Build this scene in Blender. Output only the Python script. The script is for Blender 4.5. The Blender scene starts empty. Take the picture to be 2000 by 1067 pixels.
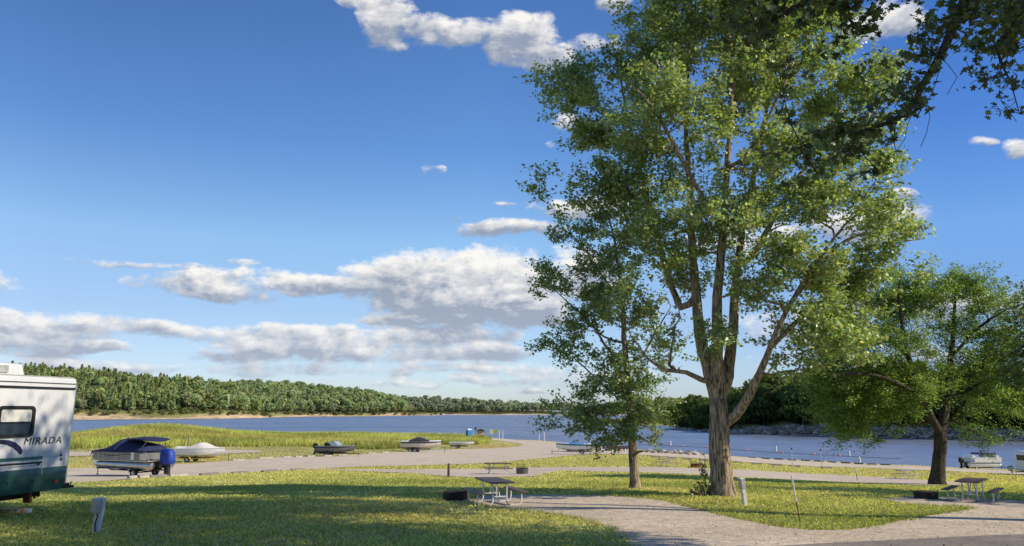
import bpy, bmesh, math, random
import numpy as np
from mathutils import Vector, Matrix
from mathutils.geometry import delaunay_2d_cdt

C = bpy.context.scene.collection
PI = math.pi
SUN_AZ, SUN_EL = math.radians(101), math.radians(34)     # azimuth clockwise from the view direction (+Y)
SUN = Vector((math.sin(SUN_AZ)*math.cos(SUN_EL), math.cos(SUN_AZ)*math.cos(SUN_EL), math.sin(SUN_EL)))
CAM_Z, FPX, TILT = 8.55, 1500.0, math.atan(267/1500.0)
cT, sT = math.cos(TILT), math.sin(TILT)

# ------------------------------------------------------------------ objects
def tag(o, label, cat, group=None, kind=None):
    o['label'] = label
    o['category'] = cat
    if group: o['group'] = group
    if kind: o['kind'] = kind
    return o
def thing(name, label, cat, loc=(0,0,0), rz=0.0, group=None):
    o = bpy.data.objects.new(name, None); C.objects.link(o)
    o.location = loc; o.rotation_euler = (0,0,rz)
    o.empty_display_size = 0.2
    return tag(o, label, cat, group)
def copy_tree(o, parent=None):
    c = o.copy(); C.objects.link(c)
    if parent is not None: c.parent = parent
    for ch in list(o.children): copy_tree(ch, c)
    return c
def np_mesh(name, V, F, cols=None, smooth=False):
    """V (n,3), F (m,k) with a fixed k"""
    V = np.asarray(V, dtype=np.float32); F = np.asarray(F, dtype=np.int32)
    me = bpy.data.meshes.new(name)
    m, k = F.shape
    me.vertices.add(len(V)); me.vertices.foreach_set('co', V.ravel())
    me.loops.add(m*k); me.loops.foreach_set('vertex_index', F.ravel())
    me.polygons.add(m); me.polygons.foreach_set('loop_start', np.arange(0, m*k, k, dtype=np.int32))
    me.update(calc_edges=True)
    if cols is not None:
        a = me.color_attributes.new('Col', 'FLOAT_COLOR', 'POINT')
        c4 = np.ones((len(V),4), dtype=np.float32); c4[:,:3] = cols
        a.data.foreach_set('color', c4.ravel())
    if smooth: me.polygons.foreach_set('use_smooth', np.ones(m, dtype=bool))
    me.validate()
    return me
def link_mesh(name, me, mat, parent=None, loc=None):
    o = bpy.data.objects.new(name, me); C.objects.link(o)
    if mat is not None and not me.materials: me.materials.append(mat)
    if parent is not None: o.parent = parent
    if loc is not None: o.location = loc
    return o

class MB:
    """collects simple solids into one mesh"""
    def __init__(s): s.v=[]; s.f=[]
    def add(s, vs, fs):
        n=len(s.v); s.v += [tuple(v) for v in vs]; s.f += [tuple(i+n for i in f) for f in fs]; return s
    def box(s, c, d, rz=0, ry=0, rx=0):
        m = Matrix.Rotation(rz,3,'Z') @ Matrix.Rotation(ry,3,'Y') @ Matrix.Rotation(rx,3,'X')
        vs=[]
        for x in (-.5,.5):
            for y in (-.5,.5):
                for z in (-.5,.5):
                    vs.append(Vector(c)+m@Vector((x*d[0],y*d[1],z*d[2])))
        return s.add(vs,[(0,1,3,2),(4,6,7,5),(0,4,5,1),(2,3,7,6),(0,2,6,4),(1,5,7,3)])
    def tube(s, pts, r, n=8, cap=True):
        pts=[Vector(p) for p in pts]
        rs = r if isinstance(r,(list,tuple)) else [r]*len(pts)
        vs=[]; fs=[]
        ref=None
        for i,p in enumerate(pts):
            t=(pts[min(i+1,len(pts)-1)]-pts[max(i-1,0)]).normalized()
            if ref is None:
                ref = Vector((0,0,1)) if abs(t.z)<.9 else Vector((1,0,0))
            a=(ref-t*ref.dot(t)).normalized(); b=t.cross(a); ref=a
            for k in range(n):
                w=2*PI*k/n
                vs.append(p+(a*math.cos(w)+b*math.sin(w))*rs[i])
        for i in range(len(pts)-1):
            for k in range(n):
                k2=(k+1)%n
                fs.append((i*n+k,i*n+k2,(i+1)*n+k2,(i+1)*n+k))
        if cap:
            fs.append(tuple(range(n-1,-1,-1))); fs.append(tuple((len(pts)-1)*n+k for k in range(n)))
        return s.add(vs,fs)
    def lathe(s, prof, c=(0,0,0), n=20, axis='Z', close=False):
        """prof: (radius, height) along the axis"""
        vs=[]; fs=[]
        for (r,h) in prof:
            for k in range(n):
                w=2*PI*k/n; a,b=r*math.cos(w),r*math.sin(w)
                v={'Z':(a,b,h),'Y':(a,h,b),'X':(h,a,b)}[axis]
                vs.append((v[0]+c[0],v[1]+c[1],v[2]+c[2]))
        m=len(prof)
        for i in range(m-1):
            for k in range(n):
                k2=(k+1)%n; fs.append((i*n+k,i*n+k2,(i+1)*n+k2,(i+1)*n+k))
        if close:
            for k in range(n):
                k2=(k+1)%n; fs.append(((m-1)*n+k,(m-1)*n+k2,k2,k))
        else:
            if prof[0][0]>1e-4: fs.append(tuple(range(n-1,-1,-1)))
            if prof[-1][0]>1e-4: fs.append(tuple((m-1)*n+k for k in range(n)))
        return s.add(vs,fs)
    def prism(s, poly, y0, y1, axis='Y'):
        """extrude a polygon: poly in (x,z) along Y, or (x,y) along Z, or (y,z) along X"""
        n=len(poly)
        def P(a,b,h): return {'Y':(a,h,b),'Z':(a,b,h),'X':(h,a,b)}[axis]
        vs=[P(a,b,y0) for a,b in poly]+[P(a,b,y1) for a,b in poly]
        fs=[tuple(range(n)), tuple(range(2*n-1,n-1,-1))]
        for k in range(n):
            k2=(k+1)%n; fs.append((k2,k,n+k,n+k2))
        return s.add(vs,fs)
    def loft(s, secs, closed=False, caps=False):
        """secs: lists of equal numbers of points"""
        n=len(secs[0]); vs=[p for q in secs for p in q]; fs=[]
        for i in range(len(secs)-1):
            for k in range(n if closed else n-1):
                k2=(k+1)%n
                fs.append((i*n+k,i*n+k2,(i+1)*n+k2,(i+1)*n+k))
        if caps:
            fs.append(tuple(range(n-1,-1,-1))); fs.append(tuple((len(secs)-1)*n+k for k in range(n)))
        return s.add(vs,fs)
    def mesh(s, name, smooth=False, bevel=0, fix=True):
        me=bpy.data.meshes.new(name); me.from_pydata(s.v,[],s.f)
        if fix or bevel:
            bm=bmesh.new(); bm.from_mesh(me)
            bmesh.ops.recalc_face_normals(bm, faces=bm.faces)
            if bevel:
                es=[e for e in bm.edges if len(e.link_faces)==2 and e.calc_face_angle(0)>.5]
                bmesh.ops.bevel(bm, geom=es, offset=bevel, segments=2, profile=.5, affect='EDGES', clamp_overlap=True)
            bm.to_mesh(me); bm.free()
        if smooth:
            me.polygons.foreach_set('use_smooth',[True]*len(me.polygons))
            try: me.set_sharp_from_angle(angle=math.radians(40))
            except Exception: pass
        me.update(); return me
    def build(s, name, mat, parent=None, smooth=False, bevel=0):
        return link_mesh(name, s.mesh(name,smooth,bevel), mat, parent)

# ------------------------------------------------------------------ materials
def new_mat(name):
    m=bpy.data.materials.new(name); m.use_nodes=True
    nt=m.node_tree; nt.nodes.clear(); return m, nt
class NT:
    def __init__(s, nt): s.nt=nt
    def n(s, t, **kw):
        nd=s.nt.nodes.new(t)
        for k,v in kw.items(): setattr(nd,k,v)
        return nd
    def l(s,a,b): s.nt.links.new(a,b)
    def put(s, sock, v):
        if hasattr(v,'default_value') or hasattr(v,'is_linked'): s.l(v,sock)
        else: sock.default_value=v
    def math(s, op, a, b=None, c=None, clamp=False):
        nd=s.n('ShaderNodeMath', operation=op, use_clamp=clamp)
        s.put(nd.inputs[0],a)
        if b is not None: s.put(nd.inputs[1],b)
        if c is not None: s.put(nd.inputs[2],c)
        return nd.outputs[0]
    def vec(s, op, a, b=None):
        nd=s.n('ShaderNodeVectorMath', operation=op); s.put(nd.inputs[0],a)
        if b is not None: s.put(nd.inputs[1],b)
        return nd.outputs['Value'] if op in ('DOT_PRODUCT','LENGTH') else nd.outputs[0]
    def comb(s,x,y,z):
        nd=s.n('ShaderNodeCombineXYZ')
        for i,v in enumerate((x,y,z)): s.put(nd.inputs[i],v)
        return nd.outputs[0]
    def sep(s,v):
        nd=s.n('ShaderNodeSeparateXYZ'); s.put(nd.inputs[0],v); return nd.outputs
    def noise(s, vec, scale, detail=4, rough=.55, dist=0.0, out='Fac'):
        nd=s.n('ShaderNodeTexNoise'); s.put(nd.inputs['Vector'],vec)
        nd.inputs['Scale'].default_value=scale; nd.inputs['Detail'].default_value=detail
        nd.inputs['Roughness'].default_value=rough; nd.inputs['Distortion'].default_value=dist
        return nd.outputs[0] if out=='Fac' else nd.outputs[1]
    def vor(s, vec, scale, out='Distance'):
        nd=s.n('ShaderNodeTexVoronoi'); s.put(nd.inputs['Vector'],vec); nd.inputs['Scale'].default_value=scale
        return nd.outputs[out]
    def mix(s, f, a, b, mode='MIX'):
        nd=s.n('ShaderNodeMix', data_type='RGBA', blend_type=mode)
        s.put(nd.inputs[0],f); s.put(nd.inputs[6],a); s.put(nd.inputs[7],b); return nd.outputs[2]
    def ramp(s, f, lo, hi, a=0.0, b=1.0, smooth=True):
        nd=s.n('ShaderNodeMapRange', interpolation_type='SMOOTHSTEP' if smooth else 'LINEAR')
        s.put(nd.inputs[0],f)
        for i,v in enumerate((lo,hi,a,b)): s.put(nd.inputs[1+i],v)
        return nd.outputs[0]
    def bump(s,h,strength,dist):
        nd=s.n('ShaderNodeBump'); s.put(nd.inputs['Height'],h); nd.inputs['Strength'].default_value=strength
        nd.inputs['Distance'].default_value=dist; return nd.outputs[0]
def c4(c): return (c[0],c[1],c[2],1.0)

def M_plain(name, col, rough=.5, metal=0.0, var=.18, scale=3.0, dirt=None, bump=0.0, coat=0.0, streak=False, spec=.5, alpha=1.0):
    """painted / moulded surface with uneven tone, optional grime and fine bump"""
    m,nt=new_mat(name); k=NT(nt)
    out=k.n('ShaderNodeOutputMaterial'); p=k.n('ShaderNodeBsdfPrincipled'); k.l(p.outputs[0],out.inputs[0])
    tc=k.n('ShaderNodeTexCoord').outputs['Object']
    n1=k.noise(tc,scale,5,.6)
    lo=c4([x*(1-var) for x in col]); hi=c4([min(1,x*(1+var)) for x in col])
    c=k.mix(k.ramp(n1,.3,.7),lo,hi)
    if dirt:
        v2=k.vec('MULTIPLY',tc,(6,6,.6)) if streak else tc
        n2=k.noise(v2,scale*1.7,6,.65)
        c=k.mix(k.math('MULTIPLY',k.ramp(n2,.5,.8),dirt[3]),c,c4(dirt))
    k.l(c,p.inputs['Base Color'])
    k.put(p.inputs['Roughness'],k.ramp(n1,.2,.8,max(0.02,rough-.08),min(1,rough+.08)))
    p.inputs['Metallic'].default_value=metal
    p.inputs['Specular IOR Level'].default_value=spec
    if coat: p.inputs['Coat Weight'].default_value=coat
    if bump: k.l(k.bump(k.noise(tc,scale*12,4,.6),bump,.01),p.inputs['Normal'])
    return m
def M_glass(name, col=(.02,.03,.035), rough=.05):
    m,nt=new_mat(name); k=NT(nt)
    out=k.n('ShaderNodeOutputMaterial'); p=k.n('ShaderNodeBsdfPrincipled'); k.l(p.outputs[0],out.inputs[0])
    tc=k.n('ShaderNodeTexCoord').outputs['Object']
    k.l(k.mix(k.noise(tc,2.0,3),c4(col),c4([x*1.8 for x in col])),p.inputs['Base Color'])
    p.inputs['Roughness'].default_value=rough; p.inputs['IOR'].default_value=1.5
    return m
def M_leaf(name, tint=(1,1,1), trans=.35, gloss=.06, pale=0.0, rough=.45, vv=.45):
    """thin leaf: diffuse, some light passing through, a weak sheen; colour in the mesh attribute, each leaf a little different"""
    m,nt=new_mat(name); k=NT(nt)
    out=k.n('ShaderNodeOutputMaterial')
    at=k.n('ShaderNodeAttribute', attribute_name='Col').outputs['Color']
    geo=k.n('ShaderNodeNewGeometry')
    r=geo.outputs['Random Per Island']
    hs=k.n('ShaderNodeHueSaturation'); k.l(at,hs.inputs['Color'])
    k.put(hs.inputs['Hue'],k.ramp(r,0,1,.485,.525,False)); k.put(hs.inputs['Value'],k.ramp(k.math('FRACT',k.math('MULTIPLY',r,7.31)),0,1,1-vv,1+vv,False))
    c=k.mix(1.0,hs.outputs[0],c4(tint),'MULTIPLY')
    if pale:
        c=k.mix(k.ramp(k.math('FRACT',k.math('MULTIPLY',r,13.7)),1-pale,1-pale+.02),c,(.30,.34,.22,1))
    d=k.n('ShaderNodeBsdfDiffuse'); k.l(c,d.inputs[0])
    t=k.n('ShaderNodeBsdfTranslucent'); k.l(k.mix(1.0,c,(1.25,1.35,.55,1),'MULTIPLY'),t.inputs[0])
    a=k.n('ShaderNodeMixShader'); a.inputs[0].default_value=trans; k.l(d.outputs[0],a.inputs[1]); k.l(t.outputs[0],a.inputs[2])
    g=k.n('ShaderNodeBsdfGlossy'); g.inputs['Roughness'].default_value=rough; g.inputs[0].default_value=(.9,.95,1,1)
    b=k.n('ShaderNodeMixShader'); b.inputs[0].default_value=gloss; k.l(a.outputs[0],b.inputs[1]); k.l(g.outputs[0],b.inputs[2])
    k.l(b.outputs[0],out.inputs[0])
    return m
def M_bark(name, dark=(.045,.035,.026), light=(.20,.16,.115), scale=1.0, moss=.25):
    m,nt=new_mat(name); k=NT(nt)
    out=k.n('ShaderNodeOutputMaterial'); p=k.n('ShaderNodeBsdfPrincipled'); k.l(p.outputs[0],out.inputs[0])
    tc=k.n('ShaderNodeTexCoord').outputs['Object']
    v=k.vec('MULTIPLY',tc,(9*scale,9*scale,1.3*scale))
    n1=k.noise(v,1.6,7,.68,.5); n2=k.noise(tc,1.1,3,.5)
    c=k.mix(k.ramp(n1,.36,.62),c4(dark),c4(light))
    c=k.mix(k.math('MULTIPLY',k.ramp(n2,.5,.68),moss),c,(.13,.14,.05,1))
    k.l(c,p.inputs['Base Color']); p.inputs['Roughness'].default_value=.95; p.inputs['Specular IOR Level'].default_value=.15
    k.l(k.bump(n1,1.0,.07),p.inputs['Normal'])
    return m

# ------------------------------------------------------------------ the view, used only to find where things stand
def ray(px,py):
    cx,cy=(px-1000)/FPX,(533.5-py)/FPX
    return Vector((cx, cT-sT*cy, sT+cT*cy))
def P(px,py,depth):
    r=ray(px,py); return Vector((0,0,CAM_Z))+r*(depth/r.y)

# ------------------------------------------------------------------ lie of the land (thin-plate spline through surveyed spots)
CTRL=[ # direction px, distance, drop below eye level
 (1000,0.5,1.65),(0,2,1.7),(2000,2,1.75),
 (-300,12,2.2),(300,12,2.45),(1000,12,2.45),(1700,12,2.5),(2400,12,2.6),
 (100,20,2.65),(-400,22,2.6),(400,20,2.75),(700,21,2.85),(1000,24,3.0),(1400,24,3.0),(1700,22,2.98),(2100,24,3.15),
 (1410,27,3.12),(1240,31,3.25),(1000,31,3.3),(600,31,3.3),(200,31,3.35),(-300,34,3.5),(2000,31,3.55),(2400,34,3.9),
 (300,50,4.5),(600,45,4.05),(-200,55,4.9),(900,46,4.1),(1000,57,4.75),(1300,62,4.9),(1600,61,5.5),(1770,67,6.05),(1830,43,4.3),(2050,62,5.9),(2050,82,7.2),(2400,70,6.8),
 (100,95,6.1),(380,95,6.25),(655,105,6.35),(800,82,5.8),(820,130,7.15),(1000,100,6.4),(1120,130,7.35),(1205,152,7.95),(900,150,7.5),(1300,120,7.0),(1450,110,7.35),
 (1600,105,7.75),(1000,190,8.35),
 (955,238,8.8),(1060,215,8.8),(1130,195,8.8),(1280,165,8.75),(1440,143,8.75),(1600,131,8.75),(1760,121,8.75),(2000,111,8.75),(2400,95,8.75),
 (980,262,9.9),(1130,218,9.9),(1280,185,9.9),(1440,161,9.9),(1600,148,9.9),(1760,138,9.9),(2000,127,9.9),(2400,112,9.9),
 (1000,300,11),(1280,230,11),(1600,185,11),(2000,160,11),(2600,140,11),
 (100,115,5.9),(300,115,5.85),(500,125,6.2),(300,190,4.75),(140,190,6.6),(400,190,5.6),(550,195,6.8),(700,200,7.2),(850,200,7.7),(-200,190,7.8),
 (300,235,6.6),(500,235,8.0),(700,245,8.6),(120,230,8.4),(-100,225,8.8),(900,245,8.9),
 (300,290,9.9),(120,265,9.9),(600,285,9.9),(800,285,9.9),(-200,250,9.9),(0,320,11),(500,340,11),(850,330,11),
]
_cp=np.array([(d*(a-1000)/1541.0,d,CAM_Z-.951*s) for a,d,s in CTRL])
def _U(r2): return np.where(r2>1e-9, .5*r2*np.log(np.maximum(r2,1e-9)), 0)
def _warp(x,y):   # even out the spacing of near and far spots
    r=np.sqrt(x*x+y*y)+8.0
    s=np.log(r)/r*20
    return x*s,y*s
_wx,_wy=_warp(_cp[:,0],_cp[:,1])
_n=len(_cp)
_K=_U((_wx[:,None]-_wx[None])**2+(_wy[:,None]-_wy[None])**2)+np.eye(_n)*.05
_A=np.zeros((_n+3,_n+3)); _A[:_n,:_n]=_K
_A[:_n,_n]=1; _A[:_n,_n+1]=_wx; _A[:_n,_n+2]=_wy; _A[_n:,:_n]=_A[:_n,_n:].T
_w=np.linalg.solve(_A,np.concatenate([_cp[:,2],[0,0,0]]))
def H(x,y):
    x=np.atleast_1d(np.asarray(x,float)); y=np.atleast_1d(np.asarray(y,float))
    out=np.empty(len(x))
    for i in range(0,len(x),20000):
        a,b=_warp(x[i:i+20000],y[i:i+20000])
        out[i:i+20000]=_U((a[:,None]-_wx)**2+(b[:,None]-_wy)**2)@_w[:_n]+_w[_n]+_w[_n+1]*a+_w[_n+2]*b
    rough=np.sin(x*.55+.3*y)*np.sin(y*.43-.2*x)*.025
    return np.clip(out+rough,-2.5,8.2)
def h(x,y): return float(H([x],[y])[0])
def G(px,py,dz=0.0):
    """the spot of ground seen in a direction"""
    r=ray(px,py); ts=np.concatenate([np.arange(2,60,.25),np.arange(60,420,.5)])
    xs,ys,zs=r.x/r.y*ts, ts, CAM_Z+r.z/r.y*ts
    below=zs<=np.maximum(H(xs,ys),0.0)+dz
    i=int(np.argmax(below)) if below.any() else len(ts)-1
    t0,t1=ts[max(i-1,0)],ts[i]
    for _ in range(14):
        t=(t0+t1)/2
        if CAM_Z+r.z/r.y*t<=max(h(r.x/r.y*t,t),0)+dz: t1=t
        else: t0=t
    x,y=r.x/r.y*t1,t1
    return Vector((x,y,h(x,y)))
rng=np.random.default_rng(7)
def lerp(x,pts):
    xs=[p[0] for p in pts]; ys=[p[1] for p in pts]; return np.interp(x,xs,ys)
def row_ratio(py):
    cy=(533.5-py)/FPX; return -(sT+cT*cy)/(cT-sT*cy)
def inside(x,y,poly):
    x=np.asarray(x); y=np.asarray(y); c=np.zeros(len(x),bool); n=len(poly)
    for i in range(n):
        x0,y0=poly[i]; x1,y1=poly[(i+1)%n]
        if y0==y1: continue
        c^=((y0>y)!=(y1>y))&(x<(x1-x0)*(y-y0)/(y1-y0)+x0)
    return c
def ground_poly(pts):
    return [(g.x,g.y) for g in (G(*p) for p in pts)]
def smooth_poly(poly, step_k=.012, jit=.0, it=2):
    pts=[np.array(p) for p in poly]
    for _ in range(it):                                  # corner cutting
        q=[]
        for i in range(len(pts)):
            a,b=pts[i],pts[(i+1)%len(pts)]
            q+= [a*.75+b*.25, a*.25+b*.75]
        pts=q
    out=[]
    for i in range(len(pts)):
        a,b=pts[i],pts[(i+1)%len(pts)]
        d=np.linalg.norm(b-a); st=max(.2,step_k*np.linalg.norm((a+b)/2))
        n=max(1,int(d/st))
        for k in range(n): out.append(a+(b-a)*k/n)
    r=np.random.default_rng(3)
    return [tuple(p+r.normal(0,jit*min(1,.01*np.linalg.norm(p)+.2),2)) if jit else tuple(p) for p in out]

LOT=ground_poly([(60,946),(250,938),(390,929),(500,923),(600,917.5),(700,913),(900,908),(1000,902),(1090,893),(1130,889.5),(1165,887),(1250,889),(1300,893),(1440,902),(1600,912),(1680,914.5),(1760,918),(1900,923.5),(2050,931),(2250,938),(2250,934),(2050,924.5),(1900,917),(1750,910.5),(1600,903),(1440,892.5),(1260,880.5),(1180,875),(1130,870),(1060,863.5),(1000,858.5),(955,857),(950,859),(985,862.5),(1015,867),(1022,870),(1012,873),(960,877),(860,879),(780,883.5),(700,888.5),(640,893),(560,893.5),(500,897),(440,902),(340,908),(250,912),(60,918)])
PATH=ground_poly([(560,918.5),(700,918),(900,918),(1040,913.5),(1250,913.5),(1400,917.5),(1500,921),(1640,929),(1740,934),(1830,940),(1895,945),(1880,949),(1820,950),(1760,948),(1640,942),(1500,936),(1400,931),(1260,924),(1100,921),(1062,926),(1046,932),(950,934),(870,931.5),(800,925),(700,922)])
SPUR=ground_poly([(60,883),(250,884),(350,881),(440,879),(520,881.5),(500,885),(400,889),(250,891),(60,892)])
DRIVE=ground_poly([(905,980),(950,968),(1010,967),(1150,968),(1230,972),(1300,979),(1340,991),(1400,1005),(1450,1017),(1520,1031),(1580,1037),(1640,1037),(1700,1031.5),(1760,1018),(1840,1004),(1905,995),(1880,991),(1800,987),(1718,980),(1725,974),(1790,970),(1850,972),(1930,976),(2050,982),(2350,1000),(2350,1046),(2000,1049),(1850,1056),(1560,1070),(1300,1095),(1235,1085),(1222,1055),(1185,1031),(1120,1012),(1050,1001),(960,992)])
ROAD=ground_poly([(2350,1040),(2000,1046),(1850,1052),(1560,1065),(1300,1086),(1000,1140),(600,1190),(200,1230),(200,1700),(1000,1600),(1500,1500),(2350,1300)])
ROADS=[LOT,PATH,SPUR,DRIVE,ROAD]
def on_road(x,y):
    c=np.zeros(len(x),bool)
    for p in ROADS: c|=inside(x,y,p)
    return c
TALL=ground_poly([(-150,884),(130,879),(250,873),(345,875),(450,873),(560,872),(640,874),(720,879),(780,877),(860,869),(930,869.5),(955,866),(943,861),(930,859),(890,858)])
TALL=TALL[:-4]+[TALL[-4]]+[(-6,215),(-9,232),(-60,246),(-125,250),(-150,235),(-190,225),(-190,130)]
TALLXY=TALL

def nz(x,y,s,seed=0):
    """cheap smooth value noise for tones of the ground"""
    a=np.sin(x*s*1.0+seed*1.7+1.3*np.sin(y*s*.7+seed))+np.sin(y*s*1.13+seed*2.3+1.1*np.sin(x*s*.9-seed))
    b=np.sin(x*s*2.7+y*s*1.9+seed)+np.sin(y*s*3.1-x*s*2.3+2*seed)
    return np.clip(.5+.17*a+.1*b,0,1)
GREEN=np.array((.175,.195,.048)); OLIVE=np.array((.385,.35,.15)); DRY=np.array((.52,.38,.16)); SAND=np.array((.52,.42,.29)); LUSH=np.array((.25,.30,.05))
BROWNSPOT=G(700,990); TANF=G(300,858); TIPF=G(958,872)
def grass_col(x,y,z):
    x=np.asarray(x);y=np.asarray(y);z=np.asarray(z)
    n1=nz(x,y,.35,1)[:,None]; n2=nz(x,y,1.3,2)[:,None]; n3=nz(x,y,.09,5)[:,None]
    near=GREEN*(1-.15-n1*.75)+OLIVE*(.15+n1*.75)
    near=near*(1-.25*n2)+np.array((.27,.28,.085))*.25*n2
    b=np.exp(-(((x-BROWNSPOT.x)/2.6)**2+((y-BROWNSPOT.y)/3.2)**2))[:,None]*(.45+.75*n2)
    b=np.clip(b,0,1); near=near*(1-.9*b)+DRY*.85*.9*b
    w2=np.clip(nz(x,y,.22,11)*nz(x,y,.9,12)*3.2-1.0,0,1)[:,None]
    near=near*(1-.55*w2)+np.array((.46,.38,.19))*.55*w2
    far=OLIVE*(1-.55*n1)+DRY*.55*n1
    far=far*(1-.3*n3)+LUSH*.3*n3
    f=np.clip((y-40)/18,0,1)[:,None]
    c=near*(1-f)+far*f
    pen=(np.clip((-x-2+ (y-130)*.03)/10,0,1)*np.clip((y-85)/12,0,1))[:,None]        # the spit on the far side of the lot
    c=c*(1-pen)+(OLIVE*.8+LUSH*.2*n3)*pen
    tp=np.exp(-(((x-TIPF.x)/4.2)**2+((y-TIPF.y)/13)**2))[:,None]*(.6+.4*n2); c=c*(1-tp*.9)+np.array((.40,.27,.115))*tp*.9
    w=np.clip((.55-z)/.5,0,1)[:,None]*np.clip((y-60)/20,0,1)[:,None]
    return c*(1-w)+SAND*w

# ---------------------------------------------------------------- materials of the setting
def M_ground():
    m,nt=new_mat('ground'); k=NT(nt)
    out=k.n('ShaderNodeOutputMaterial'); p=k.n('ShaderNodeBsdfPrincipled'); k.l(p.outputs[0],out.inputs[0])
    at=k.n('ShaderNodeAttribute',attribute_name='Col').outputs['Color']
    pos=k.n('ShaderNodeNewGeometry').outputs['Position']
    a=k.noise(pos,1.1,6,.7); b=k.noise(pos,14,4,.7); d=k.noise(k.vec('MULTIPLY',pos,(1,.5,1)),.22,4,.6)
    v=k.math('ADD',k.ramp(a,.3,.7,-.22,.22),k.math('ADD',k.ramp(b,.3,.7,-.28,.28),k.ramp(d,.3,.7,-.15,.15)))
    hs=k.n('ShaderNodeHueSaturation'); k.l(at,hs.inputs['Color']); k.put(hs.inputs['Value'],k.math('ADD',1.22,v)); k.put(hs.inputs['Hue'],k.ramp(a,.2,.8,.49,.508))
    k.l(hs.outputs[0],p.inputs['Base Color']); p.inputs['Roughness'].default_value=.95; p.inputs['Specular IOR Level'].default_value=.1
    k.l(k.bump(k.math('ADD',b,k.math('MULTIPLY',a,1.5)),.7,.06),p.inputs['Normal'])
    return m
def M_road(name, base, fine, spec, cracks=0.0, patch=.2, grit=60):
    m,nt=new_mat(name); k=NT(nt)
    out=k.n('ShaderNodeOutputMaterial'); p=k.n('ShaderNodeBsdfPrincipled'); k.l(p.outputs[0],out.inputs[0])
    pos=k.n('ShaderNodeNewGeometry').outputs['Position']
    a=k.noise(pos,.35,5,.6); b=k.noise(pos,grit,3,.75); d=k.noise(k.vec('MULTIPLY',pos,(.25,1.6,1)),.8,5,.65)
    big=k.vor(pos,grit*.45,'Color')
    gr=k.sep(big)[0]
    v=k.math('ADD',k.math('ADD',k.ramp(a,.3,.7,-patch,patch),k.ramp(b,.25,.75,-fine,fine)),k.ramp(d,.3,.7,-patch*.6,patch*.6))
    v=k.math('ADD',v,k.math('MULTIPLY',k.math('SUBTRACT',gr,.5),fine*1.3))
    hs=k.n('ShaderNodeHueSaturation'); hs.inputs['Color'].default_value=c4(base); k.put(hs.inputs['Value'],k.math('ADD',1.0,v))
    col=hs.outputs[0]
    trk=k.noise(k.vec('MULTIPLY',pos,(.55,.55,1)),.5,3,.5,1.2); tr2=k.noise(pos,2.2,5,.7)
    col=k.mix(k.math('MULTIPLY',k.ramp(k.math('ABSOLUTE',k.math('SUBTRACT',trk,.5)),.0,.05,1,0),k.ramp(tr2,.4,.65,0,.5)),col,c4([q_*.62 for q_ in base]))
    col=k.mix(k.ramp(k.noise(pos,7,3,.8),.66,.74,0,.35),col,c4([q_*.5 for q_ in base]))
    if cracks:
        w=k.n('ShaderNodeTexVoronoi',feature='DISTANCE_TO_EDGE'); k.put(w.inputs['Vector'],k.vec('ADD',pos,k.vec('MULTIPLY',k.noise(pos,.6,4,.6,0,'Color'),(2.5,2.5,0)))); w.inputs['Scale'].default_value=.16
        col=k.mix(k.math('MULTIPLY',k.ramp(w.outputs['Distance'],.0,.012,1,0),cracks),col,(.10,.085,.07,1))
    k.l(col,p.inputs['Base Color']); p.inputs['Roughness'].default_value=.93; p.inputs['Specular IOR Level'].default_value=spec
    k.l(k.bump(k.math('ADD',b,gr),.6,.02),p.inputs['Normal'])
    return m
def M_water():
    m,nt=new_mat('water'); k=NT(nt)
    out=k.n('ShaderNodeOutputMaterial'); p=k.n('ShaderNodeBsdfPrincipled'); k.l(p.outputs[0],out.inputs[0])
    geo=k.n('ShaderNodeNewGeometry'); pos=geo.outputs['Position']
    v1=k.noise(k.vec('MULTIPLY',pos,(.35,.9,1)),.55,4,.6,.3,'Color'); v2=k.noise(k.vec('MULTIPLY',pos,(.7,1.3,1)),2.2,3,.6,.2,'Color')
    gust=k.noise(k.vec('MULTIPLY',pos,(.004,.022,1)),1.0,4,.6)
    amp=k.ramp(gust,.35,.65,.30,.46)
    w=k.vec('ADD',k.vec('SUBTRACT',v1,(.5,.5,.5)),k.vec('MULTIPLY',k.vec('SUBTRACT',v2,(.5,.5,.5)),(.6,.6,.6)))
    s=k.sep(w)
    nrm=k.vec('NORMALIZE',k.comb(k.math('MULTIPLY',s[0],amp),k.math('SUBTRACT',k.math('MULTIPLY',k.math('MULTIPLY',s[1],amp),1.25),.17),1.0))
    k.l(nrm,p.inputs['Normal'])
    k.l(k.mix(k.ramp(gust,.3,.7),(.145,.18,.245,1),(.19,.225,.29,1)),p.inputs['Base Color'])
    p.inputs['Roughness'].default_value=.18; p.inputs['IOR'].default_value=1.33
    return m
M={}
M['ground']=M_ground()
M['lot']=M_road('pale_gravel_asphalt',(.61,.515,.385),.10,.2,cracks=.25,patch=.08,grit=22)
M['gravel']=M_road('gravel',(.57,.475,.36),.34,.15,patch=.10,grit=26)
M['path']=M_road('path_gravel',(.58,.485,.38),.14,.15,patch=.10,grit=24)
M['asphalt']=M_road('grey_asphalt',(.25,.22,.19),.22,.2,patch=.12,grit=40)
M['water']=M_water()

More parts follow.
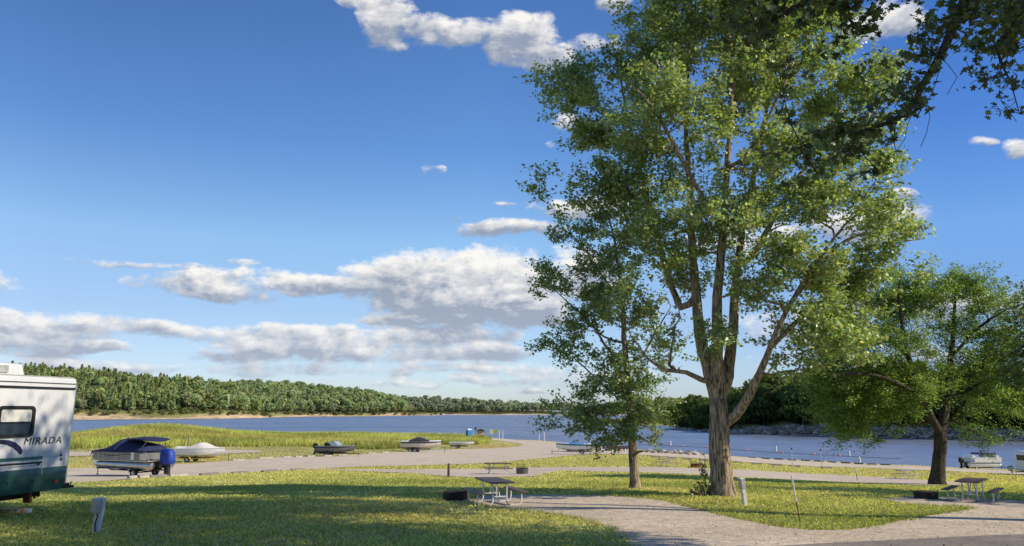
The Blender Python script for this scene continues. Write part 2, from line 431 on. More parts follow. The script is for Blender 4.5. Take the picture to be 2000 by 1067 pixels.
# ---------------------------------------------------------------- ground sheet
na,nr=330,240
an=np.linspace(-1.28,1.28,na); rr=6*np.power(440/6,np.linspace(0,1,nr))
gx=(rr[:,None]*np.sin(an)[None]).ravel(); gy=(rr[:,None]*np.cos(an)[None]-13).ravel()
gz=H(gx,gy)
idx=np.arange(na*nr).reshape(nr,na)
Fq=np.stack([idx[:-1,:-1].ravel(),idx[:-1,1:].ravel(),idx[1:,1:].ravel(),idx[1:,:-1].ravel()],1)
me=np_mesh('ground',np.stack([gx,gy,gz],1),Fq,grass_col(gx,gy,gz),smooth=True)
o=link_mesh('ground',me,M['ground']); o['kind']='structure'

def sheet(name, poly, mat, off, it=2, jit=.05, kstep=.014):
    out=smooth_poly(poly,kstep,jit,it)
    xs=np.array([p[0] for p in out]); ys=np.array([p[1] for p in out])
    r=np.hypot(gx,gy+13)
    sel=inside(gx,gy,out)&(gy>-12)
    # keep a margin from the outline
    cand=np.stack([gx[sel],gy[sel]],1)
    cand=cand[::2] if len(cand)>9000 else cand
    keep=[]
    ol=np.stack([xs,ys],1)
    for c in cand:
        d=np.min(np.hypot(ol[:,0]-c[0],ol[:,1]-c[1]))
        if d>.003*np.hypot(c[0],c[1])+.05: keep.append((c[0],c[1]))
    vs=[Vector(p) for p in out]+[Vector(p) for p in keep]
    n=len(out)
    V,E,F,_,_,_=delaunay_2d_cdt(vs,[(i,(i+1)%n) for i in range(n)],[],1,1e-5)
    vx=np.array([v.x for v in V]); vy=np.array([v.y for v in V]); vz=H(vx,vy)
    vz=vz+off*(1+np.hypot(vx,vy)*.006)
    me=bpy.data.meshes.new(name); me.from_pydata(list(zip(vx,vy,vz)),[],[tuple(f) for f in F]); me.update()
    bm=bmesh.new(); bm.from_mesh(me)
    for f in bm.faces:
        if f.normal.z<0: f.normal_flip()
        f.smooth=True
    bm.to_mesh(me); bm.free()
    o=link_mesh(name,me,mat); o['kind']='structure'; return o
sheet('parking_lot',LOT,M['lot'],.030,1,.10)
sheet('path',PATH,M['path'],.034,1,.08)
sheet('gravel_spur',SPUR,M['path'],.036,1,.1)
sheet('gravel_drive',DRIVE,M['gravel'],.020,1,.06)
sheet('road',ROAD,M['asphalt'],.026,1,.03)

# ---------------------------------------------------------------- lake
wy=np.concatenate([np.linspace(20,400,20),np.linspace(430,4000,24)]); wx=np.linspace(-1,1,31)
X=(wx[None]*(300+wy[:,None]*1.1)).ravel(); Y=np.repeat(wy,31)
ii=np.arange(len(X)).reshape(len(wy),31)
me=np_mesh('lake_water',np.stack([X,Y,np.zeros(len(X))],1),np.stack([ii[:-1,:-1].ravel(),ii[:-1,1:].ravel(),ii[1:,1:].ravel(),ii[1:,:-1].ravel()],1))
o=link_mesh('lake_water',me,M['water']); o['kind']='structure'

# ---------------------------------------------------------------- far shores: hills and woods
def M_hill():
    m,nt=new_mat('hill_ground'); k=NT(nt)
    out=k.n('ShaderNodeOutputMaterial'); p=k.n('ShaderNodeBsdfPrincipled'); k.l(p.outputs[0],out.inputs[0])
    at=k.n('ShaderNodeAttribute',attribute_name='Col').outputs['Color']
    pos=k.n('ShaderNodeNewGeometry').outputs['Position']
    a=k.noise(k.vec('MULTIPLY',pos,(1,1,5)),.12,6,.7)
    hs=k.n('ShaderNodeHueSaturation'); k.l(at,hs.inputs['Color']); k.put(hs.inputs['Value'],k.ramp(a,.3,.7,.6,1.35))
    k.l(hs.outputs[0],p.inputs['Base Color']); p.inputs['Roughness'].default_value=1; p.inputs['Specular IOR Level'].default_value=0
    return m
M['hill']=M_hill()
class Hill:
    def __init__(s,name,px0,px1,shore,crest,run,th,sandh,first,beach,power=1.0):
        s.name=name; s.px0,s.px1=px0,px1; s.shore=shore; s.crest=crest; s.run=run; s.th=th; s.first=first; s.power=power
        n=max(30,int((px1-px0)/6)); pxs=np.linspace(px0,px1,n); ts=np.concatenate([[-.06],np.linspace(0,1,22),[1.25,1.6]])
        V=[];Cc=[]
        for t in ts:
            x,y,z=s.at(pxs,np.full(n,t)); V.append(np.stack([x,y,z],1))
            sand=np.clip((sandh-z+1.5*np.sin(x*.05+y*.02)*sandh*.3)/(sandh*.5+.2),0,1)[:,None]
            g=np.array((.26,.255,.10))*(1+.2*np.sin(x*.08))[:,None]
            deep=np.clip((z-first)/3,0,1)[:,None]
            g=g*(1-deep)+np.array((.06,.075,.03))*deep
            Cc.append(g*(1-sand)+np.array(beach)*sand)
        V=np.concatenate(V); Cc=np.concatenate(Cc); m=len(ts)
        ii=np.arange(m*n).reshape(m,n)
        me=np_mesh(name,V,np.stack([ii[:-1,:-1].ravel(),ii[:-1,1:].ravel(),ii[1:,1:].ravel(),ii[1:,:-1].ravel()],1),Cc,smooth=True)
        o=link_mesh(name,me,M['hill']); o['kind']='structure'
    def at(s,px,t):
        px=np.asarray(px,float); t=np.asarray(t,float)
        d0=(CAM_Z)/row_ratio(lerp(px,s.shore))
        d=d0+s.run*t
        dc=d0+s.run
        up=-row_ratio(lerp(px,s.crest))
        zc=np.maximum(CAM_Z+dc*up-s.th*.8,1.0)
        tt=np.clip(t,0,1)
        z=zc*np.where(s.power==1,tt*(2-tt)*.55+tt*.45,tt**s.power)
        z=np.where(t<0,t*20,z)
        z=np.where(t>1,zc*(1-(t-1)*.5),z)
        z=z+np.where(t>0,1.0*np.sin(px*.09+t*7)*np.clip(tt*3,0,1),0)
        return d*(px-1000)/1523.5, d, z
SANDC=(.60,.45,.29)
hillL=Hill('hill',-260,532,[(-260,821),(150,820),(300,819),(430,818),(505,816.5),(540,815.5)],[(-260,706),(0,713),(100,717),(200,725),(300,735),(380,741),(450,747),(490,758),(515,775),(528,798),(540,812)],210,17,3.4,6.0,SANDC)
hillM=Hill('hill',430,866,[(430,815),(520,815.5),(600,813.8),(700,813.2),(830,812),(870,811.6)],[(430,752),(480,745),(560,749),(650,756),(720,764),(770,776),(805,793),(835,804),(870,811)],240,17,3.2,4.0,SANDC)
hillF=Hill('hill',770,1460,[(770,811),(1460,811)],[(770,780),(800,776),(850,777),(950,784),(1050,790),(1140,793),(1250,788),(1350,780),(1460,776)],260,17,2.2,2.6,(.56,.47,.38))
cove=Hill('hill',1170,1560,[(1170,829),(1250,831),(1400,833),(1560,836)],[(1170,806),(1210,788),(1260,777),(1350,773),(1450,768),(1560,760)],120,15,.6,2.6,(.40,.40,.15))
bank=Hill('hill',1318,2350,[(1318,840),(1345,841.5),(1400,845),(1450,848),(1600,851.5),(1750,856),(1900,860.5),(2000,863),(2350,870)],[(1318,836),(1340,822),(1380,800),(1430,772),(1480,755),(1560,742),(1650,735),(1800,735),(2000,738),(2350,740)],52,14,1.5,2.0,(.40,.32,.24),.55)

def crown(seed,n,hh,r,conifer=False,base=.18,leafk=.085,flat=.9):
    """one tree seen from far off: a cloud of leaf clumps on a lobed crown and a short stem; unit = metres"""
    g=np.random.default_rng(seed)
    nl=9
    if conifer:
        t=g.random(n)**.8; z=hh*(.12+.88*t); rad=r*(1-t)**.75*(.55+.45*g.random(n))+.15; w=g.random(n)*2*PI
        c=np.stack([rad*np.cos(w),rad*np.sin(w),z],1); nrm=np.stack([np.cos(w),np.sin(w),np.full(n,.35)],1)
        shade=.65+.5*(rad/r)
    else:
        lc=np.stack([g.normal(0,r*.42,nl),g.normal(0,r*.42,nl),hh*(base+.30)+hh*.42*g.random(nl)],1); lc[:,:2]=np.clip(lc[:,:2],-r*.5,r*.5); lc[0]=(0,0,hh*.72)
        lr=r*(.50+.22*g.random(nl))
        li=g.integers(0,nl,n); d=g.normal(0,1,(n,3)); d[:,2]=np.abs(d[:,2])*.9-.25; d/=np.linalg.norm(d,axis=1)[:,None]
        c=lc[li]+d*(lr[li]*(.8+.25*g.random(n)))[:,None]*np.array((1,1,flat)); nrm=d
        c[:,2]=np.maximum(c[:,2],hh*base*.5)
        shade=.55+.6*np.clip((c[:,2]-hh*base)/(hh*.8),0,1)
    nrm=nrm+g.normal(0,.45,(n,3)); nrm/=np.linalg.norm(nrm,axis=1)[:,None]
    a=np.cross(nrm,g.normal(0,1,(n,3))); a/=np.linalg.norm(a,axis=1)[:,None]; b=np.cross(nrm,a)
    s=(hh*leafk*(.6+.8*g.random(n)))[:,None]
    k=np.stack([c-a*s,c-b*s*.7,c+a*s,c+b*s*.7],1)
    k=k+g.normal(0,1,k.shape)*s[:,None]*.18
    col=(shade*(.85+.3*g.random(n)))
    V=k.reshape(-1,3); F=np.arange(4*n).reshape(n,4); cc=np.repeat(col,4)
    # stem
    w=np.arange(5)*2*PI/5; rb=r*.055
    st=np.concatenate([np.stack([rb*1.4*np.cos(w),rb*1.4*np.sin(w),np.full(5,-.8)],1),np.stack([rb*.6*np.cos(w),rb*.6*np.sin(w),np.full(5,hh*.6)],1)])
    n0=len(V); V=np.concatenate([V,st]); F=np.concatenate([F,np.array([(n0+i,n0+(i+1)%5,n0+5+(i+1)%5,n0+5+i) for i in range(5)])])
    cc=np.concatenate([cc,np.full(10,-1.0)])
    return V,F,cc
VAR=[crown(100+i,190,11.5+1.0*i,3.0+.28*i,base=.05,leafk=.062) for i in range(6)]
CON=[crown(200+i,170,15,2.6,True,leafk=.055) for i in range(4)]
BIGV=[crown(300+i,760,13+i,5+.3*i,base=.04,leafk=.046) for i in range(6)]       # nearer bank: finer clumps
BUSH=[crown(400+i,150,4,2.6,base=.02,leafk=.12) for i in range(4)]
M['far_leaf']=M_leaf('far_foliage',trans=.30,gloss=.0,vv=.22)
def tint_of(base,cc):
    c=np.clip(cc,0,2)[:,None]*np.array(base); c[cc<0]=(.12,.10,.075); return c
def wood(name,H_,nx,rows,variants,base,label_front,group,cat='tree',front_rows=1,t0=.02,t1=1.05,scale=(.65,1.3),sel=None,seed=1,haze=(0,0,0,0),skip_front=None):
    g=np.random.default_rng(seed)
    Vs=[];Fs=[];Cs=[];off=0; front=[]
    pxs=np.linspace(H_.px0+4,H_.px1-4,nx)
    for r in range(rows):
        t=t0+(t1-t0)*r/(rows-1)
        px=pxs+g.normal(0,(pxs[1]-pxs[0])*.4,nx)
        tt=np.clip(t+g.normal(0,.35*(t1-t0)/rows,nx),t0*.8,1.15)
        x,y,z=H_.at(px,tt)
        for i in range(nx):
            if z[i]<H_.first*.55: continue
            vs=variants(px[i],t,g)
            V,F,cc=vs; s=scale[0]+(scale[1]-scale[0])*g.random()**1.3; w=g.random()*2*PI
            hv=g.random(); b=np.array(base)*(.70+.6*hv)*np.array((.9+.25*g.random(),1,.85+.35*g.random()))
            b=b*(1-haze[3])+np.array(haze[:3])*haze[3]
            mt=(V,F,cc,s,w,(x[i],y[i],z[i]-.3),b,px[i])
            if r<front_rows and -20<px[i]<2010: front.append(mt)
            else:
                R=np.array([[math.cos(w),-math.sin(w),0],[math.sin(w),math.cos(w),0],[0,0,1]])
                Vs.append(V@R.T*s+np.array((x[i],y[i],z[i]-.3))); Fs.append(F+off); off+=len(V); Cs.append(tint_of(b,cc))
    if Vs:
        me=np_mesh(name,np.concatenate(Vs),np.concatenate(Fs),np.concatenate(Cs))
        o=link_mesh(name,me,M['far_leaf']); o['kind']='stuff'; tag(o,*label_front[1])
    cache={}
    for (V,F,cc,s,w,loc,b,px) in front:
        q=(id(V),tuple(np.round(b*14).astype(int)))
        if q not in cache: cache[q]=np_mesh('leafy_tree',V,F,tint_of(b,cc)); cache[q].materials.append(M['far_leaf'])
        o=bpy.data.objects.new('tree',cache[q]); C.objects.link(o); o.location=loc; o.rotation_euler=(0,0,w); o.scale=(s,s,s)
        tag(o,label_front[0],cat,group)
def vL(px,t,g):
    if t<.12: return VAR[g.integers(6)] if g.random()<.8 else BUSH[g.integers(4)]
    return CON[g.integers(4)] if (g.random()<(.5 if px<360 else .12)) else VAR[g.integers(6)]
def vM(px,t,g): return VAR[g.integers(6)]
def vB(px,t,g): return BIGV[g.integers(6)]
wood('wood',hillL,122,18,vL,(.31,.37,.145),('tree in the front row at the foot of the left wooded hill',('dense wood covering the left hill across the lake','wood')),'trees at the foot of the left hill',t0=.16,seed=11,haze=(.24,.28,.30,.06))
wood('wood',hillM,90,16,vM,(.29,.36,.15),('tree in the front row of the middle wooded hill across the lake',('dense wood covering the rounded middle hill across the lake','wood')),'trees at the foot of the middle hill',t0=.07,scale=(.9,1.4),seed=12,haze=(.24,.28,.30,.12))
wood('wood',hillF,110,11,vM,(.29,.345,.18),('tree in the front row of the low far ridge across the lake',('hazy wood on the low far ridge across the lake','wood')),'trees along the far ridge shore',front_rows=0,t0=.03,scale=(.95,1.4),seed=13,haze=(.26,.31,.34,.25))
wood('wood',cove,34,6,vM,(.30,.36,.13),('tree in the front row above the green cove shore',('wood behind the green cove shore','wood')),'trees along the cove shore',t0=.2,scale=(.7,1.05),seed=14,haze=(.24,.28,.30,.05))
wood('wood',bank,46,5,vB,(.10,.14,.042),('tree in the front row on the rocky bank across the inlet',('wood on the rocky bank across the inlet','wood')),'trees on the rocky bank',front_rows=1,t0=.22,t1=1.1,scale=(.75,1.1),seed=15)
# willows and shrubs by the left shore, paler than the rest
for j,(px,t,s,b,lab) in enumerate([(192,.13,1.35,(.22,.25,.11),'tall pale airy tree at the left end of the far shore'),(160,.10,.75,(.34,.36,.22),'pale silvery willow low on the far shore beside the motorhome'),
        (430,.08,.55,(.24,.27,.12),'small pale tree near the tip of the left wooded hill'),(300,.085,.5,(.24,.28,.10),'light green shrub above the sandy far beach')]):
    x,y,z=hillL.at([px],[t]); V,F,cc=crown(500+j,420,15,5.2 if j else 4.2,leafk=.06)
    o=link_mesh('tree',np_mesh('pale_tree',V,F,tint_of(b,cc)),M['far_leaf'],None,(x[0],y[0],z[0]-.3)); o.scale=(s,s,s); tag(o,lab,'tree')
# shrubs on the far beaches
def shrubs(name,Hl,n,t,base,lab,seed,s=(.5,1.2)):
    g=np.random.default_rng(seed); Vs=[];Fs=[];Cs=[];off=0
    for i in range(n):
        px=Hl.px0+(Hl.px1-Hl.px0)*g.random(); x,y,z=Hl.at([px],[t[0]+(t[1]-t[0])*g.random()]); V,F,cc=BUSH[g.integers(4)]
        b=np.array(base)*(.6+.8*g.random())
        Vs.append(V*(s[0]+(s[1]-s[0])*g.random())+np.array((x[0],y[0],z[0]-.2))); Fs.append(F+off); off+=len(V); Cs.append(tint_of(b,cc))
    o=link_mesh(name,np_mesh(name,np.concatenate(Vs),np.concatenate(Fs),np.concatenate(Cs)),M['far_leaf']); tag(o,lab,'undergrowth',kind='stuff')
shrubs('undergrowth',hillL,150,(.05,.15),(.17,.19,.075),'low scrub along the far beach under the left hill',21)
shrubs('undergrowth',hillM,90,(.02,.06),(.17,.19,.08),'low scrub along the shore of the middle hill',22)
shrubs('undergrowth',bank,240,(.16,.5),(.075,.10,.03),'dark undergrowth above the rocks across the inlet',23,(.7,1.5))
shrubs('undergrowth',cove,60,(.06,.2),(.24,.27,.08),'light scrub on the green cove shore',24,(.4,.9))

# stones of the bank
def M_stone(name,a,b):
    m,nt=new_mat(name); k=NT(nt)
    out=k.n('ShaderNodeOutputMaterial'); p=k.n('ShaderNodeBsdfPrincipled'); k.l(p.outputs[0],out.inputs[0])
    geo=k.n('ShaderNodeNewGeometry'); n1=k.noise(geo.outputs['Position'],2.5,5,.65)
    c=k.mix(k.ramp(k.math('ADD',k.math('MULTIPLY',geo.outputs['Random Per Island'],.7),k.math('MULTIPLY',n1,.5)),.2,.95),c4(a),c4(b))
    k.l(c,p.inputs['Base Color']); p.inputs['Roughness'].default_value=.9; k.l(k.bump(n1,.5,.1),p.inputs['Normal'])
    return m
M['stone']=M_stone('bank_stone',(.14,.115,.09),(.50,.40,.30))
M['loose_stone']=M_stone('loose_stone',(.26,.22,.17),(.62,.53,.42)); M['pale_stone']=M_stone('pale_stone',(.12,.11,.10),(.5,.45,.38))
def _ico():
    bm=bmesh.new(); bmesh.ops.create_icosphere(bm,subdivisions=1,radius=1); v=np.array([q.co[:] for q in bm.verts]); f=np.array([[q.index for q in t.verts] for t in bm.faces]); bm.free(); return v,f
ICOV,ICOF=_ico()
def stones(name,pts,sizes,mat,lab,seed,flat=.7):
    g=np.random.default_rng(seed); Vs=[];Fs=[];off=0
    for p,s in zip(pts,sizes):
        v=ICOV*(1+g.normal(0,.22,(len(ICOV),1)))*np.array((1+.5*g.random(),.8+.4*g.random(),flat))*s
        w=g.random()*2*PI; R=np.array([[math.cos(w),-math.sin(w),0],[math.sin(w),math.cos(w),0],[0,0,1]])
        Vs.append(v@R.T+np.array(p)); Fs.append(ICOF+off); off+=len(v)
    o=link_mesh(name,np_mesh(name,np.concatenate(Vs),np.concatenate(Fs)),mat); tag(o,lab,'stones',kind='stuff')
g=np.random.default_rng(31); pts=[];sz=[]
for i in range(1700):
    px=1320+900*g.random(); t=.0+.13*g.random(); x,y,z=bank.at([px],[t]); pts.append((x[0],y[0],z[0]+.05)); sz.append(.25+.75*g.random()**2)
stones('riprap',pts,sz,M['stone'],'tumbled brown stones lining the bank across the inlet',32)
pts=[];sz=[]
for i in range(150):
    q=G(1262+110*g.random(),884+g.random()*3+5*g.random()*0); q=G(1262+108*(i/150)+g.normal(0,2),882.5+6*(i/150)+g.normal(0,.9)); pts.append((q.x,q.y,q.z+.1)); sz.append(.18+.4*g.random()**2)
stones('riprap',pts,sz,M['pale_stone'],'scattered pale and dark stones beside the shore road',33)

# ---------------------------------------------------------------- grass
def blades(x,y,z,hgt,wid,lean,cols,per,g,spread):
    n=len(x)*per
    X=np.repeat(x,per)+g.normal(0,1,n)*np.repeat(spread,per); Y=np.repeat(y,per)+g.normal(0,1,n)*np.repeat(spread,per); Z=np.repeat(z,per)
    hh=np.repeat(hgt,per)*(.6+.7*g.random(n)); ww=np.repeat(wid,per)*(.7+.6*g.random(n)); a=g.random(n)*2*PI
    dx,dy=np.cos(a)*ww,np.sin(a)*ww; l=g.normal(0,lean,(n,2))*hh[:,None]
    V=np.stack([np.stack([X-dx,Y-dy,Z-.02*hh],1),np.stack([X+dx,Y+dy,Z-.02*hh],1),np.stack([X+l[:,0],Y+l[:,1],Z+hh],1)],1).reshape(-1,3)
    cc=np.repeat(cols,per,axis=0)*(.7+.6*g.random((n,1)))
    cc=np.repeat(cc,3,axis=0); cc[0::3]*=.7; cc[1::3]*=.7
    return V,np.arange(3*n).reshape(n,3),cc
M['grass']=M_leaf('grass_blades',trans=.42,gloss=.0,rough=.5)
g=np.random.default_rng(41)
N=150000
d=10*np.power(66/10,g.random(N)); x=d*(g.random(N)*1.56-.79); y=d
ok=~on_road(x+g.normal(0,.05,N),y+g.normal(0,.05,N)); x,y,d=x[ok],y[ok],d[ok]; z=H(x,y)
ok=z>.3; x,y,z,d=x[ok],y[ok],z[ok],d[ok]
gc=np.minimum(grass_col(x,y,z)*2.15,.78)
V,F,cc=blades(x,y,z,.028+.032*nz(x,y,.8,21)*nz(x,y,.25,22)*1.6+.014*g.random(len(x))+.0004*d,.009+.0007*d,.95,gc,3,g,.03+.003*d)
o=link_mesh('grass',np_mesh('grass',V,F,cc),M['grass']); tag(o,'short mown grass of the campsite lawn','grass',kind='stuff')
# fringe where the lawn meets the gravel
fr=np.array(smooth_poly(DRIVE,.004,.0,1)); fr=fr[(np.hypot(fr[:,0],fr[:,1])<48)&(fr[:,1]>11)]
fx=np.repeat(fr[:,0],9)+g.normal(0,.10,len(fr)*9); fy=np.repeat(fr[:,1],9)+g.normal(0,.10,len(fr)*9)
kp=~inside(fx,fy,ROAD)&(g.random(len(fx))<.35+.6*nz(fx,fy,1.6,31)); fx,fy=fx[kp],fy[kp]
V,F,cc=blades(fx,fy,H(fx,fy),.07+.05*g.random(len(fx)),.012+0*fx,.5,grass_col(fx,fy,H(fx,fy))*1.5,3,g,.04+0*fx)
o=link_mesh('grass',np_mesh('grass',V,F,cc),M['grass']); tag(o,'ragged longer grass along the edges of the gravel drive','grass',kind='stuff')
# loose stones on the gravel and a litter of small dead leaves on the lawn
d=12*np.power(34/12,g.random(5000)); x=d*(g.random(5000)*1.4-.6); kp=inside(x,d,DRIVE); x,d=x[kp],d[kp]; z=H(x,d)+.035
stones('loose_stones',list(zip(x,d,z)),.005+.014*g.random(len(x))**3,M['loose_stone'],'loose stones strewn over the gravel drive',35,.6)
d=12*np.power(36/12,g.random(2600)); x=d*(g.random(2600)*1.5-.75); kp=~inside(x,d,DRIVE)&(nz(x,d,.4,33)>.45); x,d=x[kp],d[kp]; z=H(x,d)+.05; s=(.012+.02*g.random(len(x)))[:,None]
A=np.stack([x,d,z],1); w=g.random(len(x))*2*PI; ex=np.stack([np.cos(w),np.sin(w),.5*g.normal(0,1,len(x))],1); ey=np.stack([-np.sin(w),np.cos(w),.5*g.normal(0,1,len(x))],1)
V=np.stack([A-ex*s,A-ey*s*.6,A+ex*s,A+ey*s*.6],1).reshape(-1,3)
M['litter']=M_plain('dead_leaf',(.20,.12,.06),.9,var=.5,scale=.7)
o=link_mesh('leaf_litter',np_mesh('leaf_litter',V,np.arange(len(V)).reshape(-1,4)),M['litter']); tag(o,'small brown dead leaves littering the lawn','leaf litter',kind='stuff')
# white clover
N=14000
d=12*np.power(34/12,g.random(N)); x=d*(g.random(N)*1.5-.75); keep=(nz(x,d,.5,9)>.42)&~on_road(x,d); x,d=x[keep],d[keep]; z=H(x,d)+.06+.03*g.random(len(x))
s=.010+.007*g.random(len(x))
A=np.stack([x,d,z],1); ex=np.array((1,0,0)); ez=np.array((0,-.5,.87)); ss=s[:,None]
V=np.stack([A-ex*ss,A-ez*ss,A+ex*ss,A+ez*ss],1).reshape(-1,3)
M['clover']=M_plain('clover_white',(.62,.62,.52),.8,var=.15)
o=link_mesh('clover',np_mesh('clover',V,np.arange(len(V)).reshape(-1,4)),M['clover']); tag(o,'tiny white clover heads dotted over the lawn','clover',kind='stuff')
# tall grass on the spit
N=120000
x=-190+195*g.random(N); y=100+155*g.random(N)
ok=inside(x,y,TALLXY)&~on_road(x,y); x,y=x[ok],y[ok]; z=H(x,y); ok=z>.25; x,y,z=x[ok],y[ok],z[ok]
n1=nz(x,y,.12,3); n2=nz(x,y,.5,4)
edge=np.clip(n1*1.2+.25*n2,0,1)
hg=.45+.75*edge
cl=np.array((.56,.60,.14))*(1-n1[:,None])+np.array((.78,.72,.28))*n1[:,None]
dk=np.clip((nz(x,y,.2,8)-.15)*3.2,.62,1)[:,None]; cl=cl*dk; hg=hg*(1.35-.35*dk[:,0])
# the strip of ripe pale grass across the left part
rowp=(x*-.0)+y
tan=np.exp(-((y-(150+.10*(x+50)))/11)**2)*np.clip((-x-14)/18,0,1)*(.55+.45*n2)
tan=tan[:,None]; cl=cl*(1-tan*.85)+np.array((.56,.42,.18))*tan*.85
hg=hg*(1-.35*tan[:,0])
V,F,cc=blades(x,y,z,hg,.07+0*hg,.42,cl,4,g,.22+0*hg)
o=link_mesh('tall_grass',np_mesh('tall_grass',V,F,cc),M['grass']); tag(o,'tall uncut grass and reeds on the spit beside the lake','grass',kind='stuff')
# rough grass in the verges by the lot and the shore
N=60000
y=58+150*g.random(N)**1.6; x=y*(g.random(N)*1.5-.7)
ok=~on_road(x,y)&~inside(x,y,TALLXY); x,y=x[ok],y[ok]; z=H(x,y); ok=z>.7; x,y,z=x[ok],y[ok],z[ok]
gc=np.minimum(grass_col(x,y,z)*1.9,.78)
V,F,cc=blades(x,y,z,.10+.05*g.random(len(x)),.03+.0003*y,.35,gc,3,g,.2+0*x)
o=link_mesh('grass',np_mesh('grass',V,F,cc),M['grass']); tag(o,'dry yellowish grass of the verges near the lake','grass',kind='stuff')
# ================================================================== trees near by
def leaf_shape(kind):
    if kind=='oval':      # folded along the midrib
        v=np.array([(-.5,0,0),(0,-.26,.07),(.5,0,0),(0,.26,.07)]); return v,np.array([(0,1,2),(0,2,3)])
    if kind=='lobed':     # five-lobed leaf seen at middle distance
        v=np.array([(-.5,0,0),(-.05,-.36,.05),(.12,-.14,0),(.55,0,.03),(.12,.14,0),(-.05,.36,.05)]); return v,np.array([(0,1,2),(0,2,4),(0,4,5),(2,3,4)])
    # maple leaf with stalk
    out=[(-.75,.012),(-.30,.015),(-.36,.20),(-.30,.42),(-.12,.34),(-.05,.20),(.10,.50),(.20,.36),(.34,.46),(.22,.16),(.40,.17),(.62,0)]
    v=[(x,y,.35*abs(y)-.25*x*x) for x,y in out]+[(x,-y,.35*abs(y)-.25*x*x) for x,y in out[-2::-1]]
    n=len(v); c=(-.15,0,0); v=v+[c]
    return np.array(v), np.array([(i,(i+1)%n,n) for i in range(n)])
def make_leaves(name,cent,size,cols,shape,g,up=.7,sunb=.25,mat=None,parent=None,droop=.3):
    n=len(cent); v,f=leaf_shape(shape)
    nrm=g.normal(0,.62,(n,3))+np.array((0,0,up))+np.array(SUN)*sunb; nrm/=np.linalg.norm(nrm,axis=1)[:,None]
    a=g.normal(0,1,(n,3))+np.array((0,0,-droop)); a-=nrm*np.sum(a*nrm,1)[:,None]; a/=np.linalg.norm(a,axis=1)[:,None]
    b=np.cross(nrm,a); s=size[:,None,None]
    V=cent[:,None,:]+s*(v[None,:,0:1]*a[:,None,:]+v[None,:,1:2]*b[:,None,:]+v[None,:,2:3]*nrm[:,None,:])
    F=(f[None]+(np.arange(n)*len(v))[:,None,None]).reshape(-1,3)
    me=np_mesh(name,V.reshape(-1,3),F,np.repeat(cols,len(v),axis=0))
    return link_mesh(name,me,mat,parent)
